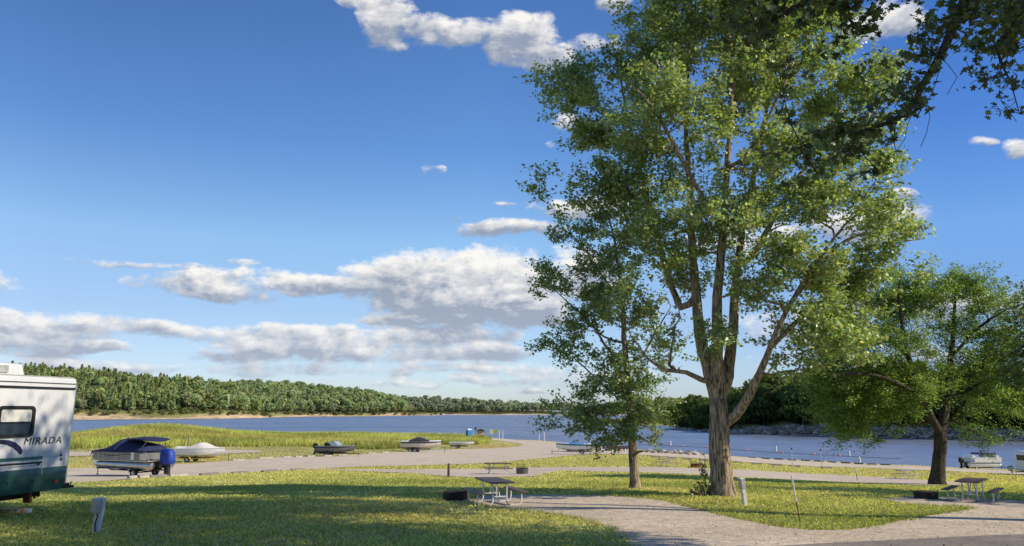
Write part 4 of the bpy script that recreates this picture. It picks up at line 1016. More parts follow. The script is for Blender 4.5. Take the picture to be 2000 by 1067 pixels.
M['steel']=M_plain('rusty_black_steel',(.03,.026,.024),.75,.3,var=.4,scale=5,dirt=(.14,.07,.035,.6))
M['ring_grey']=M_plain('grey_steel_ring',(.11,.11,.115),.5,.5,var=.25,scale=4,dirt=(.03,.03,.03,.5))
M['table_brown']=M_plain('weathered_brown_plank',(.10,.065,.055),.55,var=.3,scale=3,dirt=(.22,.18,.16,.4),bump=.3)
M['table_grey']=M_plain('grey_worn_plank',(.27,.24,.20),.75,var=.25,scale=3,dirt=(.12,.10,.08,.4),bump=.3)
M['wood_post']=M_plain('old_wood_post',(.26,.20,.14),.9,var=.3,scale=5,dirt=(.10,.08,.06,.5),streak=True,bump=.6)
M['dark_post']=M_plain('dark_wood_post',(.10,.07,.05),.9,var=.3,scale=5,bump=.6)
M['white_wood']=M_plain('weathered_white_paint',(.66,.65,.60),.7,var=.15,scale=4,dirt=(.28,.27,.23,.6),streak=True,bump=.4)
M['box_grey']=M_plain('outlet_box_grey',(.40,.41,.39),.5,.2,var=.15,scale=5,dirt=(.2,.19,.17,.4))
M['concrete']=M_plain('concrete_block',(.42,.37,.30),.92,var=.22,scale=4,dirt=(.20,.17,.13,.5),bump=.6)
M['dark_concrete']=M_plain('weathered_grey_block',(.20,.18,.155),.92,var=.25,scale=4,dirt=(.09,.08,.07,.5),bump=.6)
M['yellow']=M_plain('yellow_trailer_paint',(.62,.40,.03),.45,var=.2,dirt=(.25,.16,.08,.4))
M['yellow_sign']=M_plain('yellow_green_sign',(.55,.66,.03),.5,var=.08)
M['maroon']=M_plain('dark_maroon_car_paint',(.035,.012,.016),.22,.3,var=.15,coat=.8)
M['boat_grey']=M_plain('grey_fishing_hull',(.17,.165,.16),.4,.3,var=.2)
M['boat_brown']=M_plain('brown_hull_band',(.06,.045,.04),.35,var=.2,coat=.4)
M['cream']=M_plain('cream_hull',(.66,.58,.46),.35,var=.1,dirt=(.4,.33,.25,.35),coat=.3)
M['pale_cover']=M_plain('pale_boat_cover',(.74,.71,.62),.8,var=.1,scale=2,dirt=(.5,.46,.38,.4),bump=.3)
M['cyan']=M_plain('light_blue_canvas',(.05,.28,.55),.6,var=.15)
M['potty_blue']=M_plain('toilet_cabin_blue',(.03,.25,.62),.5,var=.12)
M['tan_board']=M_plain('tan_notice_board',(.58,.43,.26),.7,var=.15,scale=2)
M['red']=M_plain('red_plastic',(.45,.02,.02),.35,var=.15)
M['orange']=M_plain('amber_orange',(.72,.33,.04),.5,var=.15)
M['rust']=M_plain('rusty_iron',(.20,.075,.035),.85,var=.4,scale=9,dirt=(.06,.03,.02,.5))
M['glass']=M_glass('dark_window_glass')
M['ash']=M_plain('fire_ash',(.13,.12,.115),.95,var=.4,scale=6,bump=.5)
M['curtain']=M_plain('window_blind',(.62,.62,.56),.8,var=.15,scale=6)
M['clear']=M_glass('boat_screen',(.20,.24,.27),.08)
M['pink']=M_plain('pink_float',(.70,.28,.24),.5,var=.15)
M['dark_roof']=M_plain('dark_green_roof',(.025,.04,.032),.7,var=.25)

def wheel(parent,x,y,z,r=.30,w=.19,rimmat='alu'):
    t=MB().lathe([(r*.62,-w/2),(r*.93,-w/2),(r,-w*.32),(r,w*.32),(r*.93,w/2),(r*.62,w/2)],(x,y,z),22,'Y',close=True).build('tyre',M['rubber'],parent,smooth=True)
    mb=MB().lathe([(0,-w*.30),(r*.22,-w*.36),(r*.30,-w*.2),(r*.50,-w*.24),(r*.64,-w*.46),(r*.64,w*.46),(r*.50,w*.24),(r*.30,w*.2),(r*.22,w*.36),(0,w*.30)],(x,y,z),18,'Y')
    rim=link_mesh('rim',mb.mesh('rim',True),M[rimmat],t)
    return t
# ---------------------------------------------------------------- motorhome
rb=G(121,1004); rz=math.atan2(-.976,-.22)
rv=thing('motorhome','white motorhome with dark green skirt parked at the left border','motorhome',rb,rz)
Z0=.0
def zpx(py,u): return P(60,py,rb.y-.976*u).z-rb.z
def rear(z): return -.05*(z-.70)/2.4
body=[( .03,1.14),(rear(1.14),1.14),(-.055,3.20),(-.02,3.27),(9.3,3.27),(9.9,3.0),(10.15,1.14)]
MB().prism(body,-2.5,0).build('body',M['rv_white'],rv,smooth=True,bevel=.018)
MB().prism([(.10,.60),(.0,.70),(rear(1.14),1.14),(10.15,1.14),(10.1,.60)],-2.495,-.004).build('skirt',M['rv_green'],rv,smooth=True,bevel=.02)
mb=MB().box((4.86,.012,3.02),(9.76,.03,.05)); mb.build('trim_stripe',M['black'],rv)
MB().box((4.86,.009,3.14),(9.78,.022,.018)).build('gutter_rail',M['alu'],rv)
mb=MB().tube([(rear(.8)-.01,-.02,.72),(rear(1.6)-.012,-.02,1.6),(rear(3.1)-.012,-.02,3.08)],.026,8); mb.build('corner_trim',M['alu'],rv,smooth=True)
# window
def rrect(x0,x1,z0,z1,r,n=5):
    p=[]
    for cx,cz,a0 in ((x1-r,z1-r,0),(x0+r,z1-r,90),(x0+r,z0+r,180),(x1-r,z0+r,270)):
        for i in range(n+1): a=math.radians(a0+90*i/n); p.append((cx+r*math.cos(a),cz+r*math.sin(a)))
    return p
zt,zb=zpx(793,1.4),zpx(854,1.4)
outer=rrect(1.14,2.16,zb,zt,.12); inner=rrect(1.22,2.08,zb+.075,zt-.075,.07); n=len(outer)
vs=[(a,.035,b) for a,b in outer]+[(a,.035,b) for a,b in inner]+[(a,-.01,b) for a,b in outer]+[(a,-.01,b) for a,b in inner]
fs=[]
for i in range(n):
    j=(i+1)%n; fs+=[(i,j,n+j,n+i),(i,2*n+i,2*n+j,j),(n+i,n+j,3*n+j,3*n+i)]
win=MB().add(vs,fs).build('window',M['black'],rv)
zm=(zb+zt)/2-.02
MB().box((1.65,.022,zm),(.90,.02,.035)).build('sash_bar',M['black'],win)
MB().prism(rrect(1.23,2.07,zm+.018,zt-.08,.05),.006,.014).build('blind',M['curtain'],win)
MB().prism(rrect(1.23,2.07,zb+.08,zm-.018,.05),.006,.014).build('pane',M['glass'],win)
# lettering
cu=bpy.data.curves.new('lettering','FONT'); cu.body='MIRADA'; cu.size=.215; cu.extrude=.004; cu.space_character=1.12; cu.align_x='LEFT'
tmp=bpy.data.objects.new('tmp_text',cu); C.objects.link(tmp)
dg=bpy.context.evaluated_depsgraph_get(); tm=bpy.data.meshes.new_from_object(tmp.evaluated_get(dg)); bpy.data.objects.remove(tmp)
w_=max(v.co.x for v in tm.vertices); hgt=max(v.co.y for v in tm.vertices)
z0=zpx(866,.5); z1=zpx(853,.5); u1,u0=1.38,.26
for v in tm.vertices:
    x,y,zz=v.co; f=y/hgt
    u=u1-(u1-u0)*x/w_ - f*.035        # leans a little, reads left to right on the side that faces the lawn
    v.co=(u,.006+zz*.5+.004,z0+(z1-z0)*f)
lt=link_mesh('lettering',tm,M['black'],rv)
for m_ in [0]: lt.data.materials.clear(); lt.data.materials.append(M['black'])
# swoosh and stripes
def uz(px,py):
    # spot on the side plane
    r=ray(px,py); L=Vector((math.cos(rz),math.sin(rz),0)); nrm=Vector((-math.sin(rz),math.cos(rz),0)); o=Vector((0,0,CAM_Z))
    t=(Vector(rb)-o).dot(nrm)/r.dot(nrm); p=o+r*t-Vector(rb); return (p.dot(L),p.z)
def decal(name,pts,mat,y=.006): MB().prism([uz(*p) for p in pts],-.004,y).build(name,mat,rv)
decal('swoosh',[(-60,868),(-20,860),(0,859),(18,860),(31,865),(40,873),(44,881),(42,887),(38,888),(33,882),(25,875),(12,869),(0,867),(-20,868),(-60,880)],M['navy'])
decal('stripe',[(-80,901),(84,891),(82,897),(-80,909)],M['rv_teal'])
decal('stripe',[(-80,913),(82,901.5),(82,905),(-80,917)],M['black'])
decal('stripe',[(-80,921),(81,907),(81,908.2),(-80,922.4)],M['alu'])
decal('hatch_edge',[(85,893),(119,889),(119,890),(85,894)],M['box_grey'],.004)
decal('hatch_edge',[(80.5,908),(82,908),(82,926),(80.5,926)],M['box_grey'],.004)
decal('marker_light',[(117,887),(120,887),(120,891),(117,891)],M['navy'],.02)
decal('marker_light',[(117,895),(120,895),(120,899),(117,899)],M['navy'],.02)
decal('side_reflector',[(106,939),(112,938),(111,943),(105,943)],M['red'],.015)
for (a,b_) in ((8,940),(60,936)):
    mb=MB(); pts=[]
    u,zz=uz(a,b_)
    for i in range(7): w=math.radians(200-140*i/6); pts.append((u+.10*math.cos(w),.012,zz-.10+.10*math.sin(w)))
    mb.tube(pts,.010,6); mb.build('door_grip',M['rv_teal'],rv)
u,zz=uz(74,905); MB().box((u,.02,zz-.02),(.04,.03,.05)).build('latch',M['black'],rv)
# roof unit, tail gear
ac=MB().prism([(.75,3.27),(.87,3.60),(2.35,3.62),(2.5,3.5),(2.5,3.27)],-1.75,-.75).build('air_conditioner',M['rv_white'],rv,smooth=True,bevel=.05)
MB().box((1.6,-.735,3.46),(.62,.03,.17)).build('grille',M['box_grey'],ac)
MB().prism([(-.06,3.07),(-.075,3.2),(.05,3.30),(9.3,3.30),(9.3,3.26),(.08,3.26)],-2.45,-.02).build('roof',M['box_grey'],rv)
MB().box((-.12,-1.25,.66),(.28,2.3,.10)).build('rear_bumper',M['black'],rv)
MB().tube([(.2,-.25,.62),(-.55,-.25,.60)],.03,8).tube([(-.46,-.25,.60),(-.46,-.25,.70),(-.50,-.25,.72)],.012,6).build('hitch_bar',M['steel'],rv)
MB().box((.78,-.30,.48),(.07,.20,.27),ry=.15).build('mud_flap',M['rust'],rv)
for u in (.55,1.7,2.25): MB().tube([(u,-.25,.62),(u-.05,-.25,.46),(u+.08,-.25,.44),(u+.12,-.25,.60)],.028,7).build('exhaust_pipe',M['steel'],rv)
MB().box((4.5,-1.2,.50),(8.8,1.2,.16)).build('chassis',M['steel'],rv)
for yy in (-.25,-2.2): wheel(rv,3.1,yy,.42,.42,.28); wheel(rv,8.4,yy,.42,.42,.28)
mb=MB().tube([(2.3,-.6,.6),(2.3,-.6,.1)],.035,8); mb.lathe([(.12,.05),(.12,.09),(0,.09)],(2.3,-.6,0),12); mb.build('levelling_leg',M['galv'],rv)
lbp=G(28,1003); lv=thing('levelling_board','striped orange and white board lying under the motorhome','board',(lbp.x,lbp.y,lbp.z+.0),.10)
MB().box((0,0,.05),(.68,.22,.11)).build('board',M['white_wood'],lv)
for i in range(4): MB().box((-.25+.16*i,-.003,.053),(.07,.225,.112),0,0,0).build('band',M['orange'],lv)

# ---------------------------------------------------------------- outlet posts of the camp sites
def pedestal(name,label,px,py,hh,lean,rz,box=True,mat='white_wood',cord=True,w=.13):
    b=G(px,py); t=thing(name,label,'outlet post',b,rz); t.rotation_euler=(0,lean,rz)
    MB().box((0,0,hh*.5-.05),(w,w*.85,hh+.1)).build('post',M[mat],t,bevel=.008)
    if box:
        bx=MB().prism([(-.09,hh*.62),(.09,hh*.62),(.09,hh*.93),(.06,hh*1.0),(-.09,hh*1.0)],-.17,-.05).build('outlet_box',M['box_grey'],t,bevel=.012)
        MB().prism([(-.10,hh*.99),(.07,hh*1.0),(.07,hh*1.02),(-.10,hh*1.02)],-.19,.06).build('lid',M['white_wood'],bx)
        MB().box((0,-.175,hh*.80),(.10,.02,.10)).build('socket_flap',M['box_grey'],bx)
    if cord: MB().tube([(.02,-.11,hh*.62),(.05,-.10,hh*.5),(.01,-.09,hh*.3),(.03,-.085,hh*.12),(.06,-.10,.0)],.014,6).build('cord',M['black'],t)
    return t
pedestal('outlet_post','weathered white post with grey outlet box on the shaded lawn','187',1041,.66,.14,-.15) if False else pedestal('outlet_post','weathered white post with grey outlet box on the shaded lawn',187,1041,.66,.10,-.15)
p2=pedestal('outlet_post','white outlet post with grey head beside the largest maple',1456,988,.80,-.13,.35,box=False,cord=False,w=.12)
MB().box((0,0,.66),(.15,.15,.30)).build('outlet_box',M['box_grey'],p2,bevel=.012); MB().box((0,0,.822),(.16,.16,.03)).build('lid',M['white_wood'],p2)
p3=pedestal('site_post','small pale yellow post at the edge of the path behind the largest maple',1374,922,.82,-.05,.2,box=False,cord=False,mat='cream',w=.16)
p4=pedestal('outlet_post','small grey outlet post half hidden by the locust trunk',1847,938,.5,0,.1,box=False,cord=False,mat='white_wood',w=.2)
MB().box((-.05,0,.58),(.14,.16,.2)).build('outlet_box',M['black'],p4)
# bollards, stakes, poles
def post(name,label,px,py,top,w,mat,cat='post',lean=0,group=None,taper=.9):
    b=G(px,py); r=top
    m=MB().lathe([(w/2,-.15),(w/2,r*.4),(w/2*taper,r*.97),(w/2*taper*.7,r),(0,r)],(0,0,0),10)
    o=m.build(name,M[mat],None,smooth=True); o.location=b; o.rotation_euler=(0,lean,0); return tag(o,label,cat,group)
post('bollard','short dark brown wooden post at the near edge of the path',876,933,.82,.15,'dark_post','bollard')
post('wooden_post','grey wooden post standing in the tall grass behind the white covered boat',367,884,2.0,.26,'wood_post')
post('wooden_post','pale wooden post in the tall grass behind the pontoon boat on the lot',249,882,2.2,.24,'wood_post')
def stake(label,px,py,hh,lean,split,w=.016):
    b=G(px,py); t=thing('marker_stake',label,'stake',b); t.rotation_euler=(0,lean,0)
    MB().tube([(0,0,-.1),(0,0,hh*split)],w,8).build('shaft',M['rust'],t,smooth=True)
    MB().tube([(0,0,hh*split),(0,0,hh)],w*1.15,8).build('sleeve',M['white'],t,smooth=True)
stake('tall thin marker stake leaning left on the grass island',1563,1023,1.13,-.12,.45)
stake('thin marker stake by the path, white top and brown shaft',1674,940,.95,.03,.55,.022)
def pole(label,px,py,hh,top=True,group=None,w=.03,mat='galv'):
    b=G(px,py); t=thing('sign_pole',label,'pole',b,0,group); MB().tube([(0,0,-.2),(0,0,hh)],w,8).build('shaft',M[mat],t)
    if top: MB().box((0,-.03,hh-.08),(.16,.05,.22)).build('plate',M['black'],t)
pole('thin grey pole with small dark plate at the shore road, left one of two',1548,912,2.25,w=.045)
pole('thin grey pole with small dark plate at the shore road, right one of two',1605,914,2.25,w=.045)
for px,py,lab in ((975,858,'leftmost white dock pole right of the yellow-green sign'),(982,859,'second white dock pole right of the yellow-green sign'),(1053,863,'left one of two white poles at the edge of the boat ramp'),(1063,864,'right one of two white poles at the edge of the boat ramp'),(1160,869,'lone short white pole at the water behind the ski boat')):
    b=G(px,py); o=MB().tube([(0,0,-.3),(0,0,2.5 if px<1100 else 1.5)],.085,8).build('dock_pole',M['white'],None); o.location=(b.x,b.y,max(b.z,0)); tag(o,lab,'pole')
# wheel stops
def stop(px,py,lpx,mat,label,group,hh=.16,rz=None,dep=.24):
    b=G(px,py); L=lpx*b.y/1541
    o=MB().prism([(-dep/2,-.05),(dep/2,-.05),(dep/2,hh*.55),(dep*.28,hh),(-dep*.28,hh),(-dep/2,hh*.55)],-L/2,L/2,'X').build('wheel_stop',M[mat],None,bevel=.015)
    o.location=b; o.rotation_euler=(0,0,rz if rz is not None else 0); tag(o,label,'wheel stop',group)
def rowdir(p,q_): a,b=G(*p),G(*q_); return math.atan2(b.y-a.y,b.x-a.x)
rd=rowdir((300,932),(580,920))
g=np.random.default_rng(77)
for px,py,l in ((258,935.5,16),(280,934.5,20),(308,933.5,36),(348,931.5,36),(408,929,40),(468,926,36),(527,922.5,36),(578,920,28)):
    stop(px,py,l,'concrete' if px in (258,280,348) else 'dark_concrete','worn concrete wheel stop along the near edge of the parking lot','wheel stops along the near edge of the lot',.20,rd+g.normal(0,.03),.32)
rd=rowdir((505,896),(690,889))
for px,py,l in ((465,900.5,24),(519,896.3,30),(560,894.3,17),(583,893.6,16),(607,893,18),(640,892,18),(668,890.6,18),(725,886.6,16),(752,885,16)):
    stop(px,py,l,'concrete','pale concrete wheel stop along the far edge of the parking lot','wheel stops along the far edge of the lot',.20,rd+g.normal(0,.04),.35)
rd=rowdir((1280,896),(1620,914))
for px,py,l in ((1280,894.5,16),(1311,896.5,16),(1343,898.7,17),(1374,900.4,17),(1441,905,17),(1478,907.4,18),(1516,909.7,19),(1552,912,21),(1614,915,20)):
    stop(px,py,l,'dark_concrete','dark weathered wheel stop along the near edge of the shore road','wheel stops along the near edge of the shore road',.20,rd+g.normal(0,.03),.35)
rd=rowdir((1470,895),(1720,909))
for i in range(11):
    px=1470+i*26; stop(px,895.3+i*1.42,19,'dark_concrete' if i%3 else 'concrete','wheel stop along the water side of the shore road','wheel stops along the water side of the shore road',.22,rd+g.normal(0,.02),.35)

# ---------------------------------------------------------------- picnic tables
def picnic_table(label,px,py,rz,pipe='pale_pipe',plank='table_brown',L=1.85,group='picnic tables'):
    b=G(px,py); t=thing('picnic_table',label,'picnic table',b,rz)
    def plank_mb(y0,w,z,n):
        mb=MB(); k=w/n
        for i in range(n): mb.box((0,y0-w/2+k*(i+.5),z),(L,k-.008,.042))
        return mb
    plank_mb(0,.76,.735,5).build('tabletop',M[plank],t,bevel=.006)
    for s in (-1,1): plank_mb(s*.70,.25,.435,2).build('bench',M[plank],t,bevel=.006)
    r=.024
    for xx in (-L*.30,L*.30):
        for s in (-1,1):
            pts=[(xx,s*.70,.41)]
            for (cy,a0,a1) in ((.70-.16,0,-90),(.22+.16,-90,-180)):
                for i in range(6): a=math.radians(a0+(a1-a0)*i/5); pts.append((xx,s*(cy+.16*math.cos(a)),.19+.16*math.sin(a)-.0))
            pts.append((xx,s*.22,.71))
            MB().tube(pts,r,10).build('leg',M[pipe],t,smooth=True)
        MB().box((xx,0,.69),(.045,.62,.04)).box((xx,0,.30),(.04,.44,.035)).box((xx,.70,.408),(.05,.22,.012)).box((xx,-.70,.408),(.05,.22,.012)).build('cross_bar',M[pipe],t)
        sx=1 if xx<0 else -1
        MB().tube([(xx,.0,.31),(xx+sx*.32,0,.70)],.016,8).build('brace',M[pipe],t)
    return t
picnic_table('brown topped picnic table with white pipe legs on the pale gravel pad',966,986,math.atan2(1.6,-.50))
picnic_table('picnic table seen broadside beside the grey fire ring on the path',972,927,math.radians(8))
picnic_table('grey picnic table behind the slim young maple, by the dry grass',1302,913,math.radians(28),'galv','table_grey')
picnic_table('brown picnic table with grey pipe legs right of the locust trunk',1902,980,math.radians(50),'galv','table_brown')
picnic_table('small looking far picnic table left of the locust trunk',1772,937,math.radians(24),'pale_pipe','table_grey')

# ---------------------------------------------------------------- fire rings
def fire_ring(label,px,py,r,hh,mat,rz,flip=True,ash=True,tilt=0):
    b=G(px,py); t=thing('fire_ring',label,'fire ring',b,rz); t.rotation_euler=(tilt,0,rz)
    MB().lathe([(r,-.05),(r+.012,hh),(r+.03,hh+.008),(r-.012,hh+.006),(r-.02,-.05)],(0,0,0),30,'Z',close=True).build('ring',M[mat],t,smooth=True)
    MB().lathe([(r*.95,.02),(r*.5,.06),(0,.05)],(0,0,0),20).build('ash',M['ash'],t,smooth=True)
    gr=MB()
    if flip:
        for i in range(9): gr.tube([(-r*.62+r*1.24*i/8,r*.9,hh*.95),(-r*.62+r*1.24*i/8,r*1.02,hh*1.05+.26)],.009,5)
        gr.tube([(-r*.66,r*.9,hh),(-r*.66,r*1.02,hh+.30)],.016,6); gr.tube([(r*.66,r*.9,hh),(r*.66,r*1.02,hh+.30)],.016,6)
    else:
        for i in range(11): y=-r*.85+r*1.7*i/10; w=math.sqrt(max(.01,r*r*.92-y*y)); gr.tube([(-w,y,hh+.02),(w,y,hh+.02)],.009,5)
    gr.build('grate',M['steel'],t)
    hb=MB().tube([(r*.9,.0,hh*.2),(r*1.06,0,hh*.9),(r*1.05,-.02,hh+.10)],.018,7); hb.build('handle',M['galv'],t)
    return t
fr=fire_ring('black fire ring left of the brown topped table with white pipe legs',889,980,.40,.30,'steel',.1,False,tilt=0)
MB().lathe([(.07,0),(.085,.05),(.06,.10),(0,.11)],(.36,-.30,0),12).build('knob_stone',M['concrete'],fr,smooth=True)
fire_ring('grey steel fire ring with its grate up on the concrete of the path',1020,927,.40,.42,'ring_grey',.2,True)
fire_ring('black steel fire ring left of the right-hand table',1809,975,.40,.24,'steel',.0,False)
fire_ring('rusty fire ring far off between the slim maple and the thick trunk',1360,914,.50,.35,'rust',.4,True)

# ---------------------------------------------------------------- boats and trailers
def trailer(label,loc,rz,L,W,zb,wx,mat='galv',wr=.30,tongue=1.5,jack=True,group=None):
    t=thing('boat_trailer',label,'boat trailer',loc,rz)
    mb=MB()
    for s in (-1,1): mb.tube([(-L*.5,s*W*.36,zb-.16),(L*.28,s*W*.36,zb-.16),(L*.5,s*.06,zb-.14),(L*.5+tongue,s*.03,zb-.16)],.045,6)
    for x in (-L*.46,-L*.15,L*.15): mb.box((x,0,zb-.16),(.07,W*.74,.07))
    mb.build('frame',M[mat],t)
    for s in (-1,1): MB().box((-L*.1,s*W*.26,zb-.06),(L*.72,.09,.09)).build('bunk',M['black'],t)
    for x in wx:
        for s in (-1,1):
            wheel(t,x,s*W*.5,wr,wr)
    for s in (-1,1):
        mb=MB()
        xs=[min(wx)-wr*1.25,min(wx)-wr*.8,min(wx),max(wx),max(wx)+wr*.8,max(wx)+wr*1.25]; zs=[wr*1.1,wr*1.95,wr*2.22,wr*2.22,wr*1.95,wr*1.1]
        mb.loft([[(x,s*W*.5-.12,z) for x,z in zip(xs,zs)],[(x,s*W*.5+.12,z) for x,z in zip(xs,zs)]])
        mb.build('fender',M[mat if mat!='galv' else 'black'],t)
    for x in wx: MB().tube([(x,-W*.46,wr),(x,W*.46,wr)],.035,6).build('axle',M['steel'],t)
    if jack: MB().tube([(L*.5+tongue*.8,.08,.04),(L*.5+tongue*.8,.08,zb+.25)],.03,7).lathe([(.09,.0),(.09,.05)],(L*.5+tongue*.8,.08,0),10).build('jack',M['steel'],t)
    MB().tube([(L*.5+.1,0,zb-.16),(L*.5+.05,0,zb+.55)],.035,6).box((L*.5-.02,0,zb+.5),(.12,.2,.1)).build('winch_post',M[mat],t)
    for s in (-1,1): MB().box((-L*.5-.02,s*W*.36,zb-.1),(.05,.18,.10)).build('tail_lamp',M['red'],t)
    return t
def hull_secs(L,B,Hh,n=15,rise=.5,sheer=.12,tum=.96,full=2.3,z0=0):
    S=[]
    for i in range(n):
        s=i/(n-1); x=-L/2+L*s
        b=B/2*max(.02,1-max(0,(s-.40)/.60)**full); k=rise*Hh*max(0,(s-.55)/.45)**2.0
        top=Hh*(1+sheer*s*s); ch=k+(.28+.25*max(0,s-.5))*(top-k)
        S.append([(x,b*tum,z0+top),(x,b,z0+top*.78+k*.2),(x,b*.86,z0+ch),(x,0,z0+k),(x,-b*.86,z0+ch),(x,-b,z0+top*.78+k*.2),(x,-b*tum,z0+top)])
    return S
def hull(parent,L,B,Hh,mat,z0,band=None,**kw):
    S=hull_secs(L,B,Hh,z0=z0,**kw); mb=MB().loft(S); n=len(S[0])
    mb.add(S[0],[tuple(range(n))])
    o=mb.build('hull',M[mat],parent,smooth=True)
    if band:
        for s in (0,6):
            a=[Vector(q[s])+Vector((0,.012 if s==0 else -.012,-.02)) for q in S]; b=[Vector(q[1 if s==0 else 5])+Vector((0,.014 if s==0 else -.014,0)) for q in S]
            MB().loft([a,b]).build('hull_band',M[band],parent,smooth=True)
    MB().tube([Vector(q[0]) for q in S]+[Vector(q[6]) for q in S[::-1]],.035,6).build('rub_rail',M['box_grey'],parent,smooth=True)
    return S
def cover(parent,S,prof,mat,name='cover',over=.06):
    """canvas or deck humped over the gunwales: prof(s) is the height above the sheer"""
    secs=[]
    for i,q in enumerate(S):
        s=i/(len(S)-1); a,b=Vector(q[0]),Vector(q[6]); hh=prof(s); row=[]
        for t in (-1.0,-.97,-.8,-.5,0,.5,.8,.97,1.0):
            y=a.y*-t*-1 if False else a.y*t*1.03
            z=a.z+.03+hh*max(0,1-abs(t)**3.2) - (over if abs(t)==1 else 0)
            row.append((a.x,y,z))
        secs.append(row)
    mb=MB().loft(secs); mb.add(secs[0],[tuple(range(9))])
    return mb.build(name,M[mat],parent,smooth=True)
def outboard(parent,x,z,s=1.0,mat='black',cowl_name='outboard'):
    secs=[]
    for zz,k in ((-.02,.80),(.03,.98),(.16,1.06),(.32,1.05),(.44,.93),(.51,.70),(.54,.35)):
        row=[]
        for a in range(16):
            w=2*PI*a/16; c_,s_=math.cos(w),math.sin(w); e=.62
            row.append((x+s*(-.04+.08*zz+.27*k*math.copysign(abs(c_)**e,c_)),s*.18*k*math.copysign(abs(s_)**e,s_),z+zz*s))
        secs.append(row)
    o=MB().loft(secs,closed=True,caps=True).build(cowl_name,M[mat],parent,smooth=True)
    MB().prism([(x-.12*s,z),(x+.10*s,z),(x+.02*s,z-.55*s),(x+.06*s,z-.72*s),(x-.24*s,z-.72*s),(x-.16*s,z-.55*s)],-.06*s,.06*s).build('lower_unit',M['black'],o)
    MB().lathe([(.03,-.02),(.13*s,0),(.03,.02)],(x-.26*s,0,z-.64*s),8,'X').build('propeller',M['alu'],o)
    return o
def screen(parent,x,z,w,hh,back,name='windshield'):
    """raked wrap-around screen"""
    lo=[(x-back,-w/2,z),(x-.1,-w/2*.92,z),(x+.25,-w*.2,z),(x+.25,w*.2,z),(x-.1,w/2*.92,z),(x-back,w/2,z)]
    hi=[(a-hh*.9,b*.92,z+hh*(.8 if i in (0,5) else 1)) for i,(a,b,_) in enumerate(lo)]
    o=MB().loft([lo,hi]).build(name,M['clear'],parent); MB().tube(hi,.02,6).build('screen_rim',M['alu'],o)
    return o
# white covered boat on a yellow trailer
b=G(392,903); rz=math.radians(-6); L=5.6
trailer('yellow boat trailer under the white covered boat',b,rz,L*.9,1.9,.62,[-1.15],'yellow',.33,.9)
t=thing('runabout_boat','white boat under a pale cover resting on the yellow trailer','boat',(b.x,b.y,b.z+.56),rz)
S=hull(t,L,2.1,.95,'white',0,sheer=.05,full=2.0)
cover(t,S,lambda s: .06+.62*math.exp(-((s-.52)/.20)**2)*(1 if s>.52 else 1)+.18*max(0,1-s*2.2),'pale_cover')
# grey fishing boat
b=G(655,891.5); rz=math.radians(-4); L=5.1
trailer('black boat trailer under the grey fishing boat',b,rz,L*.9,1.9,.55,[-.9],'steel',.30,.9)
t=thing('fishing_boat','dark grey open fishing boat with outboard and windshield in the far row','boat',(b.x,b.y,b.z+.45),rz)
S=hull(t,L,2.0,.85,'boat_grey',0,'black',sheer=.06,full=2.6,rise=.45)
cover(t,S,lambda s:-.06,'boat_grey','deck',.0)
screen(t,.55,.95,1.6,.55,.9); outboard(t,-L/2-.15,.62,1.15)
MB().box((-1.1,.45,1.08),(.45,.45,.5)).build('seat',M['black'],t,bevel=.05); MB().box((-1.1,-.45,1.08),(.45,.45,.5)).build('seat',M['black'],t,bevel=.05)
MB().tube([(L/2-.6,.1,.98),(L/2-.1,.1,1.16),(L/2+.15,.1,1.1)],.05,7).box((L/2+.12,.1,1.02),(.14,.1,.25)).build('trolling_motor',M['black'],t)
# brown and white cruiser
b=G(823,884); rz=math.radians(-5); L=6.4
trailer('tandem axle boat trailer under the brown and white cruiser',b,rz,L*.85,2.1,.62,[-1.6,-.85],'galv',.33,1.3)
t=thing('runabout_boat','white and brown cruiser with dark cockpit cover on a tandem trailer','boat',(b.x,b.y,b.z+.58),rz)
S=hull(t,L,2.3,1.15,'cream',0,'boat_brown',sheer=.04,full=2.2)
cover(t,S,lambda s:.10+.05*s,'white','deck',.02)
cover(t,S[3:11],lambda s:.16+.55*math.exp(-((s-.45)/.36)**2),'boat_brown','cockpit_cover',.02)
MB().box((-L/2-.2,0,.35),(.5,1.7,.07)).build('swim_platform',M['black'],t)
# small aluminium boat
b=G(902,876); rz=math.radians(-3); L=4.6
trailer('light trailer under the small pale boat near the grass tip',b,rz,L*.9,1.5,.5,[-.7],'galv',.28,.9,False)
t=thing('rowing_boat','small pale open boat on a light trailer near the grass tip','boat',(b.x,b.y,b.z+.45),rz)
S=hull(t,L,1.7,.72,'cream',0,'white',sheer=.08,full=3.0,rise=.5); cover(t,S,lambda s:-.12,'white','deck',0)
for x in (-1.2,.1): MB().box((x,0,.66),(.3,1.5,.05)).build('seat',M['cream'],t)
# ski boat
b=G(1124,888); rz=math.radians(178); L=5.9
trailer('boat trailer under the white and blue ski boat',b,rz,L*.85,2.0,.60,[-.95],'galv',.34,1.3)
t=thing('ski_boat','white ski boat with light blue canvas parked on the lot by the ramp','boat',(b.x,b.y,b.z+.55),rz)
S=hull(t,L,2.2,1.0,'white',0,'rv_teal',sheer=.14,full=2.3)
cover(t,S,lambda s:.05,'white','deck',.02); cover(t,S[4:10],lambda s:.10+.30*math.exp(-((s-.6)/.35)**2),'cyan','cockpit_cover',.0)
screen(t,.5,1.1,1.7,.45,.8); outboard(t,-L/2-.2,.5,1.0)
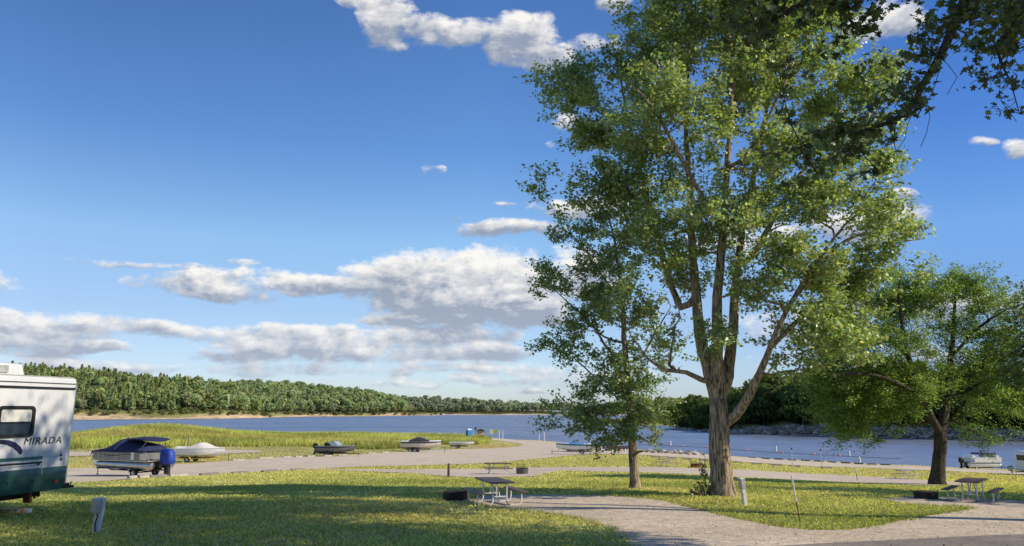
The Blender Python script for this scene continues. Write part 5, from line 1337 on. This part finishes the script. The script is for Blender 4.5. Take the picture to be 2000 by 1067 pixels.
# pontoon boats
def pontoon(label,loc,rz,L=6.6,navy=True,zd=1.22,pipe='alu',panel='panel_grey',motor='blue_tarp',tl='black trailer under the pontoon boat'):
    trailer(tl,loc,rz,L*.80,1.9,zd-.58,[-1.3],'steel',.33,1.35)
    t=thing('pontoon_boat',label,'boat',(loc[0],loc[1],loc[2]),rz)
    R=.31
    for s in (-1,1):
        pr=[(0,-L*.47),(R*.75,-L*.465),(R,-L*.44)]+[(R,L*.30),(R*.92,L*.36),(R*.7,L*.42),(R*.35,L*.47),(0,L*.49)]
        MB().lathe(pr,(0,s*.86,zd-.34),20,'X').build('pontoon',M['alu'] if navy else M['white'],t,smooth=True)
    MB().box((0,0,zd-.02),(L*.94,2.5,.08)).build('deck',M['alu'],t,bevel=.02)
    x0,x1=-L*.32,L*.44; zt=zd+.66
    def side(y):
        o=MB().box(((x0+x1)/2,y,zd+.33),(x1-x0,.02,.56)).build('fence',M[panel],t)
        rail=MB()
        for z in (zd+.06,zt): rail.tube([(x0,y,z),(x1,y,z)],.022,6)
        for x in (x0,x0+.12*(x1-x0),(x0+x1)/2-.6,(x0+x1)/2,x1-1.1,x1-.6,x1): rail.tube([(x,y,zd),(x,y,zt)],.022,6)
        rail.build('rail',M[pipe],o)
        if navy:
            sy=y+(.013 if y>0 else -.013); up=[];lo=[]
            for i in range(25):
                f=i/24; x=x0+.3+(x1-x0-.7)*f; z=zd+.40+.07*math.sin(f*7.5); w=.012+.022*math.sin(f*PI); up.append((x,sy,z+w)); lo.append((x,sy,z-w))
            MB().loft([up,lo]).build('wave_stripe',M['black'],o)
            MB().box((x0+.75,y,zd+.33),(.32,.03,.54)).build('gate',M['white'],o)
    side(-1.22); side(1.22)
    MB().box((x1,0,zd+.33),(.02,2.4,.56)).build('end_fence',M[panel],t); MB().box((x0,0,zd+.33),(.02,2.4,.56)).build('end_fence',M[panel],t)
    # outboard with a bag over it
    o=outboard(t,-L*.5-.22,zd-(.22 if navy else .02),2.0 if navy else 1.25,motor,'outboard'); MB().box((-L*.47,0,zd-.25),(.3,.5,.5)).build('bracket',M['alu'],o)
    for s in (-1,1): MB().tube([(-L*.46,s*1.15,zd),(-L*.40,s*1.18,zd+.6),(-L*.33,s*1.2,zt)],.018,6).tube([(-L*.33,s*1.2,zd),(-L*.40,s*1.18,zd+.6)],.018,6).build('stern_rail',M[pipe],t)
    return t,x0,x1,zt
b=G(258,930); rz=math.radians(155)
t,x0,x1,zt=pontoon('pontoon boat under navy canvas with bright blue motor cover on the lot',b,rz,tl='black trailer under the navy covered pontoon boat')
secs=[]; g=np.random.default_rng(5)
for x,hh in ((x1+.28,-.42),(x1+.12,-.04),(x1-.2,.10),(x1-1.2,.42),(x1-2.0,.88),(x1-2.25,.90),(x1-3.3,.74),(x0+.9,.62),(x0+.3,.55),(x0-.1,.45),(x0-.25,.0)):
    row=[]
    for f in (-1,-.99,-.8,-.45,0,.45,.8,.99,1): row.append((x+g.normal(0,.015),f*1.27,zt+.02+hh*max(0,1-abs(f)**2.6)-(.10 if abs(f)==1 else 0)+g.normal(0,.012)+min(0,hh)*(abs(f)>.9)))
    secs.append(row)
MB().loft(secs).build('cover',M['navy'],t,smooth=True)
bm_=MB().tube([(x1-2.7,0,zt+.74),(x1-3.2,0,zt+.84),(x1-4.0,0,zt+.90),(x0-.3,0,zt+.84),(x0-.6,0,zt+.74)],[.05,.11,.14,.13,.06],10)
for i,v in enumerate(bm_.v): bm_.v[i]=(v[0],v[1]*9.0,v[2])
bt_=bm_.build('bimini_boot',M['navy'],t,smooth=True)
for s in (-1,1): MB().tube([(x1-2.2,s*1.2,zt+.1),(x1-3.2,s*1.15,zt+.8)],.018,6).tube([(x0+.2,s*1.2,zt),(x0-.5,s*1.1,zt+.75)],.018,6).build('bimini_strut',M['alu'],bt_)
b=G(1916,916); rz=math.radians(6)
t,x0,x1,zt=pontoon('white pontoon boat with folded dark canopy parked by the shore on the right',(b.x,b.y,b.z),rz,5.2,False,.95,'white','white','black',tl='trailer under the white pontoon boat by the shore')
MB().tube([(-.5,-1.0,zt+.48),(1.6,-1.0,zt+.48)],.13,8).tube([(-.5,1.0,zt+.48),(1.6,1.0,zt+.48)],.13,8).box((.55,0,zt+.48),(2.1,2.0,.14)).build('canopy',M['navy'],t)
for x in (-1.6,-.9,.3,1.9): MB().box((x,.0,zt-.02),(.55,1.9,.55),ry=.25).build('seat',M['white'],t,bevel=.08)
for x in (-.4,1.5): MB().tube([(x,-1.15,zt-.6),(x+.3,-1.1,zt+.5)],.02,6).build('canopy_strut',M['alu'],t)
# motor boat far out on the lake
def W(px,py):
    r=ray(px,py); t_=-CAM_Z/r.z; return Vector((r.x*t_,r.y*t_,0))
b=W(1037,817.0); t=thing('motor_boat','tiny white motor boat far out on the lake','boat',(b.x,b.y,-.1),math.radians(175))
S=hull(t,6.2,2.3,1.2,'white',0,sheer=.1); cover(t,S,lambda s:.15,'white','deck',.02); screen(t,.4,1.3,1.8,.7,.9)
# car
b=G(1203,881); t=thing('suv_car','dark maroon suv with red tail lamps parked at the boat ramp','car',b,math.radians(33))
low=[(-2.3,.42),(-2.36,.72),(-2.30,1.02),(2.15,1.00),(2.30,.86),(2.34,.50),(2.22,.34),(-2.15,.34)]
body=MB().prism(low,-.92,.92).build('body',M['maroon'],t,smooth=True,bevel=.07)
cab=MB().loft([[(-2.26,-.84,1.0),(1.18,-.84,1.0),(1.18,.84,1.0),(-2.26,.84,1.0)],[(-2.08,-.70,1.70),(.28,-.70,1.70),(.28,.70,1.70),(-2.08,.70,1.70)],[(-1.9,-.62,1.75),(.15,-.62,1.75),(.15,.62,1.75),(-1.9,.62,1.75)]],closed=True,caps=True).build('roof',M['maroon'],t,smooth=True,bevel=.03)
for s in (-1,1):
    def sp(x,z): f=(z-1.0)/.7; return (x,s*(.84-.14*f+.008),z)
    for n_,pts in enumerate((((-2.02,1.08),(-1.15,1.08),(-1.15,1.62),(-1.95,1.62)),((-1.08,1.08),(-.15,1.08),(-.15,1.62),(-1.08,1.62)),((-.08,1.08),(.95,1.08),(.35,1.62),(-.08,1.62)))):
        MB().add([sp(*p) for p in pts],[(0,1,2,3)]).build('window',M['glass'],cab)
MB().add([(-2.255,-.72,1.08),(-2.255,.72,1.08),(-2.135,.62,1.60),(-2.135,-.62,1.60)],[(0,1,2,3)]).build('window',M['glass'],cab)
MB().add([(1.07,-.76,1.1),(1.07,.76,1.1),(.42,.66,1.64),(.42,-.66,1.64)],[(0,1,2,3)]).build('windshield',M['glass'],cab)
for s in (-1,1):
    MB().box((-2.32,s*.80,.90),(.10,.17,.26)).build('tail_lamp',M['red'],t); MB().box((2.28,s*.70,.74),(.10,.3,.14)).build('headlight',M['clear'],t)
    MB().box((.75,s*1.0,1.06),(.12,.18,.14)).build('mirror',M['black'],t,bevel=.02)
    for x in (-1.42,1.42): wheel(t,x,s*.82,.36,.36,.24)
MB().box((-2.38,0,.50),(.14,1.7,.2)).build('rear_bumper',M['box_grey'],t,bevel=.03); MB().box((-2.37,0,.78),(.02,.5,.13)).build('number_plate',M['white'],t)
# camper at the right border
b=G(1996,929); t=thing('camper_trailer','white camper trailer with grey window band cut off by the right border','camper',(b.x+3.55,b.y+1.0,h(b.x+3.55,b.y+1)),math.radians(12))
MB().prism(rrect(-3.1,3.1,.55,2.62,.22),-1.1,1.1).build('body',M['rv_white'],t,smooth=True,bevel=.03)
for x0_,x1_ in ((-2.95,-2.55),(-2.5,-1.9),(-1.2,-.2),(.8,1.9)): MB().prism(rrect(x0_,x1_,1.65,2.2,.05),-1.125,-1.09).build('window',M['glass'],t)
MB().box((-3.115,0,1.95),(.04,1.5,.55)).build('window',M['glass'],t)
MB().box((0,-1.108,.80),(6.1,.02,.14)).build('stripe',M['red'],t); MB().box((0,-1.108,1.2),(6.1,.02,.10)).build('stripe',M['panel_grey'],t)
for s in (-1,1): wheel(t,.3,s*.95,.34,.34)
MB().box((-3.6,0,.52),(1.2,.12,.1)).build('tow_bar',M['steel'],t)

# ---------------------------------------------------------------- by the ramp: cabin, boards, signs
x_,y_=P(916,850,206).x,206.; t=thing('portable_toilet','blue portable toilet cabin with white roof behind the tall grass','toilet cabin',(x_,y_,h(x_,y_)),math.radians(25))
MB().box((0,0,1.25),(1.25,1.25,2.3)).build('cabin',M['potty_blue'],t,bevel=.05)
MB().loft([[(-.68,-.68,2.4),(.68,-.68,2.4),(.68,.68,2.4),(-.68,.68,2.4)],[(-.62,-.62,2.55),(.62,-.62,2.55),(.62,.62,2.55),(-.62,.62,2.55)],[(-.3,-.3,2.78),(.3,-.3,2.78),(.3,.3,2.78),(-.3,.3,2.78)]],closed=True,caps=True).build('roof',M['white'],t,bevel=.03)
MB().box((-.635,0,1.2),(.03,.85,2.0)).build('door',M['dark_roof'],t)
MB().box((.2,-.635,1.75),(.7,.02,.3)).build('vent_panel',M['cyan'],t)
b=G(939,858); b=Vector((b.x,b.y,max(b.z,.1))); t=thing('notice_board','tan notice board with dark pitched roof at the head of the ramp','notice board',b,.15)
for s in (-1,1): MB().box((s*.85,0,1.1),(.14,.14,2.3)).build('post',M['wood_post'],t)
MB().box((0,-.03,1.65),(1.6,.08,1.1)).build('board',M['tan_board'],t)
MB().box((0,-.03,.75),(1.6,.07,.6)).build('lower_panel',M['rust'],t)
MB().prism([(-1.2,2.25),(0,2.75),(1.2,2.25),(1.1,2.2),(-1.1,2.2)],-.5,.5).build('roof',M['dark_roof'],t)
x_,y_=b.x-1.35,b.y-1; t=thing('flag_marker','dark cone shaped marker on a thin post left of the notice board','marker',(x_,y_,max(h(x_,y_),0)),0)
MB().tube([(0,0,-.1),(0,0,2.6)],.07,7).build('post',M['dark_post'],t); MB().lathe([(.42,2.5),(.12,3.2),(0,3.35)],(0,0,0),10).build('cone',M['dark_roof'],t)
def sign(label,px,py,w,hh,top,mat,off):
    b=G(px,py); t=thing('road_sign',label,'sign',(b.x,b.y,max(b.z,0)),off)
    for s in (-1,1): MB().tube([(s*w*.38,.05,-.2),(s*w*.38,.05,top)],.05,7).build('post',M['galv'],t)
    MB().box((0,0,top-hh/2),(w,.04,hh)).build('plate',M[mat],t,bevel=.01)
    MB().box((0,-.024,top-hh/2),(w*.86,.004,hh*.84)).build('face',M['cream' if mat=='white' else mat],t)
sign('pale grey sign on two posts left of the yellow-green one',959.5,857,.95,1.25,2.55,'white',.1)
sign('yellow-green sign on two posts at the boat ramp',968,858,1.15,.85,2.6,'yellow_sign',-.1)
# ---------------------------------------------------------------- buoys and the float line
def buoy(label,px,py,hh=1.1,r=.22):
    b=W(px,py); t=thing('buoy',label,'buoy',(b.x,b.y,-.1))
    MB().lathe([(r,-.25),(r,hh*.85),(r*.6,hh),(0,hh)],(0,0,0),14).build('body',M['white'],t,smooth=True)
    MB().lathe([(r*1.02,hh*.60),(r*1.02,hh*.72)],(0,0,0),14).build('band',M['orange'],t)
buoy('white buoy with orange band between the slim maple and the thick trunk',1309.5,870); buoy('white buoy straight right of the thick maple trunk',1515.5,881); buoy('white buoy near the hanging twigs of the locust tree',1658.5,891,1.0); buoy('white buoy standing closest to the shore road',1679,904,.95,.2)
ln=[W(px,py) for px,py in ((1246,868.5),(1300,871),(1380,874.5),(1450,880),(1525,885.5),(1600,889),(1690,893.5),(1760,897))]
o0=ln[0]; t=thing('float_line','long rope with small pink floats lying on the water off the shore road','float line',o0)
MB().tube([tuple(p-o0+Vector((0,0,.05))) for p in ln],.05,6).build('rope',M['box_grey'],t)
for px,py in ((1334,872.5),(1381,874.6),(1459,880.8),(1528,885.7),(1590,888.6),(1640,891)):
    p=W(px,py)-o0; MB().lathe([(0,-.3),(.2,-.2),(.24,0),(.2,.2),(0,.3)],(p.x,p.y,.1),10,'X').build('float',M['pink'],t,smooth=True)
# ---------------------------------------------------------------- camera, sky, sun
cam=bpy.data.cameras.new('camera'); co=bpy.data.objects.new('camera',cam); C.objects.link(co)
co.location=(0,0,CAM_Z); co.rotation_euler=(PI/2+TILT,0,0)
cam.sensor_width=36; cam.lens=36*FPX/2000; cam.clip_start=.1; cam.clip_end=8000
bpy.context.scene.camera=co
sun=bpy.data.lights.new('sun','SUN'); so=bpy.data.objects.new('sun',sun); C.objects.link(so)
sun.energy=5.0; sun.angle=math.radians(.5); sun.color=(1,.875,.68)
so.rotation_euler=(-SUN).to_track_quat('-Z','Y').to_euler(); so.location=(30,-10,40)
world=bpy.data.worlds.new('World'); bpy.context.scene.world=world; world.use_nodes=True
nt=world.node_tree; nt.nodes.clear(); k=NT(nt)
out=k.n('ShaderNodeOutputWorld'); bg=k.n('ShaderNodeBackground'); k.l(bg.outputs[0],out.inputs[0])
SKY=.12
bg.inputs[1].default_value=SKY
sky=k.n('ShaderNodeTexSky'); sky.sky_type='NISHITA'; sky.sun_disc=False
sky.sun_elevation=SUN_EL; sky.sun_rotation=SUN_AZ; sky.altitude=250; sky.air_density=1.0; sky.dust_density=.6; sky.ozone_density=2.5
gen=k.n('ShaderNodeTexCoord').outputs['Generated']
d=k.vec('NORMALIZE',gen); sx,sy,sz=k.sep(d)[:3]
az=k.math('ARCTAN2',sx,sy); el=k.math('ARCSINE',sz)
uv=k.comb(az,el,0)
CL=[ # heaps of cloud: direction px,py, half-width, half-height, strength
 (900,565,235,80,1.15),(780,530,120,35,.9),(1010,600,120,42,1.2),(900,600,180,38,1.15),(1130,540,90,60,.8),(1000,450,110,20,.8),(1150,405,130,26,.8),
 (770,625,75,18,1.0),(860,655,170,24,1.0),(960,690,95,24,1.05),(800,668,120,18,.9),(690,690,330,30,.75),
 (600,655,200,24,.75),(540,690,120,17,.9),(430,690,60,14,.7),(400,552,125,30,.85),(440,570,90,20,.8),(280,514,120,9,.62),(620,550,115,24,.9),(470,522,40,8,.5),
 (310,642,150,17,.8),(60,655,120,50,.85),(165,677,75,12,1.1),(20,618,45,20,1.05),(130,642,70,20,.9),
 (760,45,70,48,.92),(700,10,50,14,.6),(870,62,120,32,.86),(1015,75,90,48,1.0),(1070,112,55,34,1.0),(1150,85,60,20,.6),
 (1740,40,65,42,.9),(1995,288,30,20,.85),(1925,280,25,10,.55),(1752,380,32,16,.7),(1690,440,110,40,.85),(1450,470,140,40,.6),
 (990,403,28,6,.6),(1110,243,38,18,.65),(850,330,28,14,.42),(1205,8,45,18,.8),(1090,290,24,10,.45),(895,430,10,8,.5),
 (700,722,420,14,.55),(150,715,260,14,.6),(900,745,300,12,.5),(1030,763,32,9,.8),(860,752,40,6,.7),(1120,735,160,20,.5),
 (1880,590,220,30,.7),(1600,640,200,40,.5),(1700,700,300,30,.4),
 (-250,560,200,60,.8),(-300,250,120,60,.6)]
mask=None; sw=None; sd=None
wob=k.noise(k.comb(k.math('MULTIPLY',az,1.0),k.math('MULTIPLY',el,1.9),0),9.0,3,.5,0,'Color')
uvw=k.vec('ADD',uv,k.vec('MULTIPLY',k.vec('SUBTRACT',wob,(.5,.5,.5)),(.07,.035,0)))
for (px,py,rx,ry,wt) in CL:
    r=ray(px,py).normalized(); a0=math.atan2(r.x,r.y); e0=math.asin(r.z)
    sc=1540.0/(1+ (max(0,800-py)/1540)**2*.6)
    q=k.vec('MULTIPLY',k.vec('SUBTRACT',uvw,(a0,e0,0)),(1540/rx*.80,1540/ry*.80,0))
    m_=k.math('MULTIPLY_ADD',k.vec('DOT_PRODUCT',q,q),-wt,wt)
    m_=k.math('MAXIMUM',m_,0)
    mask=m_ if mask is None else k.math('MAXIMUM',mask,m_)
    w_=k.math('MULTIPLY',m_,k.sep(q)[1])
    sw=m_ if sw is None else k.math('ADD',sw,m_); sd=w_ if sd is None else k.math('ADD',sd,w_)
top=k.math('DIVIDE',sd,k.math('ADD',sw,.02))
# puffs get smaller towards the horizon
inv=k.math('DIVIDE',1.0,k.math('ADD',k.math('MAXIMUM',sz,0.0),.16))
pc=k.vec('MULTIPLY',k.comb(az,k.math('MULTIPLY',el,1.7),.3),k.comb(1,1,1))
def cloudn(off):
    p_=k.vec('ADD',pc,off)
    a_=k.noise(p_,17,9,.63,.3); b_=k.noise(p_,55,6,.6,.1)
    return k.math('ADD',k.math('MULTIPLY',a_,.72),k.math('MULTIPLY',b_,.28))
n0=cloudn((0,0,0)); n1=cloudn((.012,.016,0)); n2=k.noise(k.vec('ADD',pc,(3.1,1.7,0)),11,4,.55,.2)
den=k.math('ADD',mask,k.math('MULTIPLY',k.math('SUBTRACT',n0,.5),2.3))
den=k.math('MULTIPLY',den,k.ramp(mask,0,.22))
cov=k.ramp(den,.19,.70)
thick=k.ramp(den,.45,1.15)
lit=k.math('ADD',k.math('ADD',k.math('MULTIPLY',k.math('SUBTRACT',n0,n1),3.6),k.math('MULTIPLY',k.math('SUBTRACT',n2,.5),1.1)),k.math('MULTIPLY_ADD',top,1.15,.40))
lit=k.math('SUBTRACT',lit,k.math('MULTIPLY',thick,.24))
lit=k.ramp(lit,-.12,1.0,0,1,False)
ccol=k.mix(lit,(.31,.365,.47,1),(1.0,.965,.92,1))
hz=k.ramp(el,.0,.20,.32,0.0)
ccol=k.mix(hz,ccol,(.66,.74,.86,1))
ccol=k.vec('SCALE',ccol); ccol.node.inputs['Scale'].default_value=1.0/SKY
cr=k.n('ShaderNodeValToRGB'); k.l(k.math('DIVIDE',el,.6),cr.inputs[0]); rp=cr.color_ramp
rp.elements[0].position=.03; rp.elements[0].color=(.92,.99,1.30,1); rp.elements[1].position=.86; rp.elements[1].color=(.57,.83,1.18,1)
for p_,c_ in ((.20,(.98,1.0,1.17,1)),(.35,(1.10,1.22,1.32,1)),(.56,(.70,.97,1.30,1))): e_=rp.elements.new(p_); e_.color=c_
ca=k.n('ShaderNodeValToRGB'); k.l(k.ramp(az,-.7,.9,0,1,False),ca.inputs[0]); ra=ca.color_ramp
ra.elements[0].position=.1; ra.elements[0].color=(1,1,1,1); ra.elements[1].position=.95; ra.elements[1].color=(.48,.64,.85,1)
for p_,c_ in ((.41,(1.20,1.24,1.22,1)),(.60,(1.0,1.06,1.12,1)),(.77,(.60,.76,.96,1))): e_=ra.elements.new(p_); e_.color=c_
azr=ca.outputs[0]
skc=k.mix(1.0,k.mix(1.0,sky.outputs[0],azr,'MULTIPLY'),cr.outputs[0],'MULTIPLY')
k.l(k.mix(k.math('MULTIPLY',cov,.96),skc,ccol),bg.inputs[0])
sc=bpy.context.scene
sc.view_settings.view_transform='Standard'; sc.view_settings.look='None'; sc.view_settings.exposure=0; sc.view_settings.gamma=1
sc.render.engine='CYCLES'
sc.cycles.max_bounces=6; sc.cycles.transparent_max_bounces=4; sc.cycles.diffuse_bounces=3; sc.cycles.glossy_bounces=3; sc.cycles.transmission_bounces=3
sc.cycles.use_denoising=True
sc.cycles.sample_clamp_indirect=6
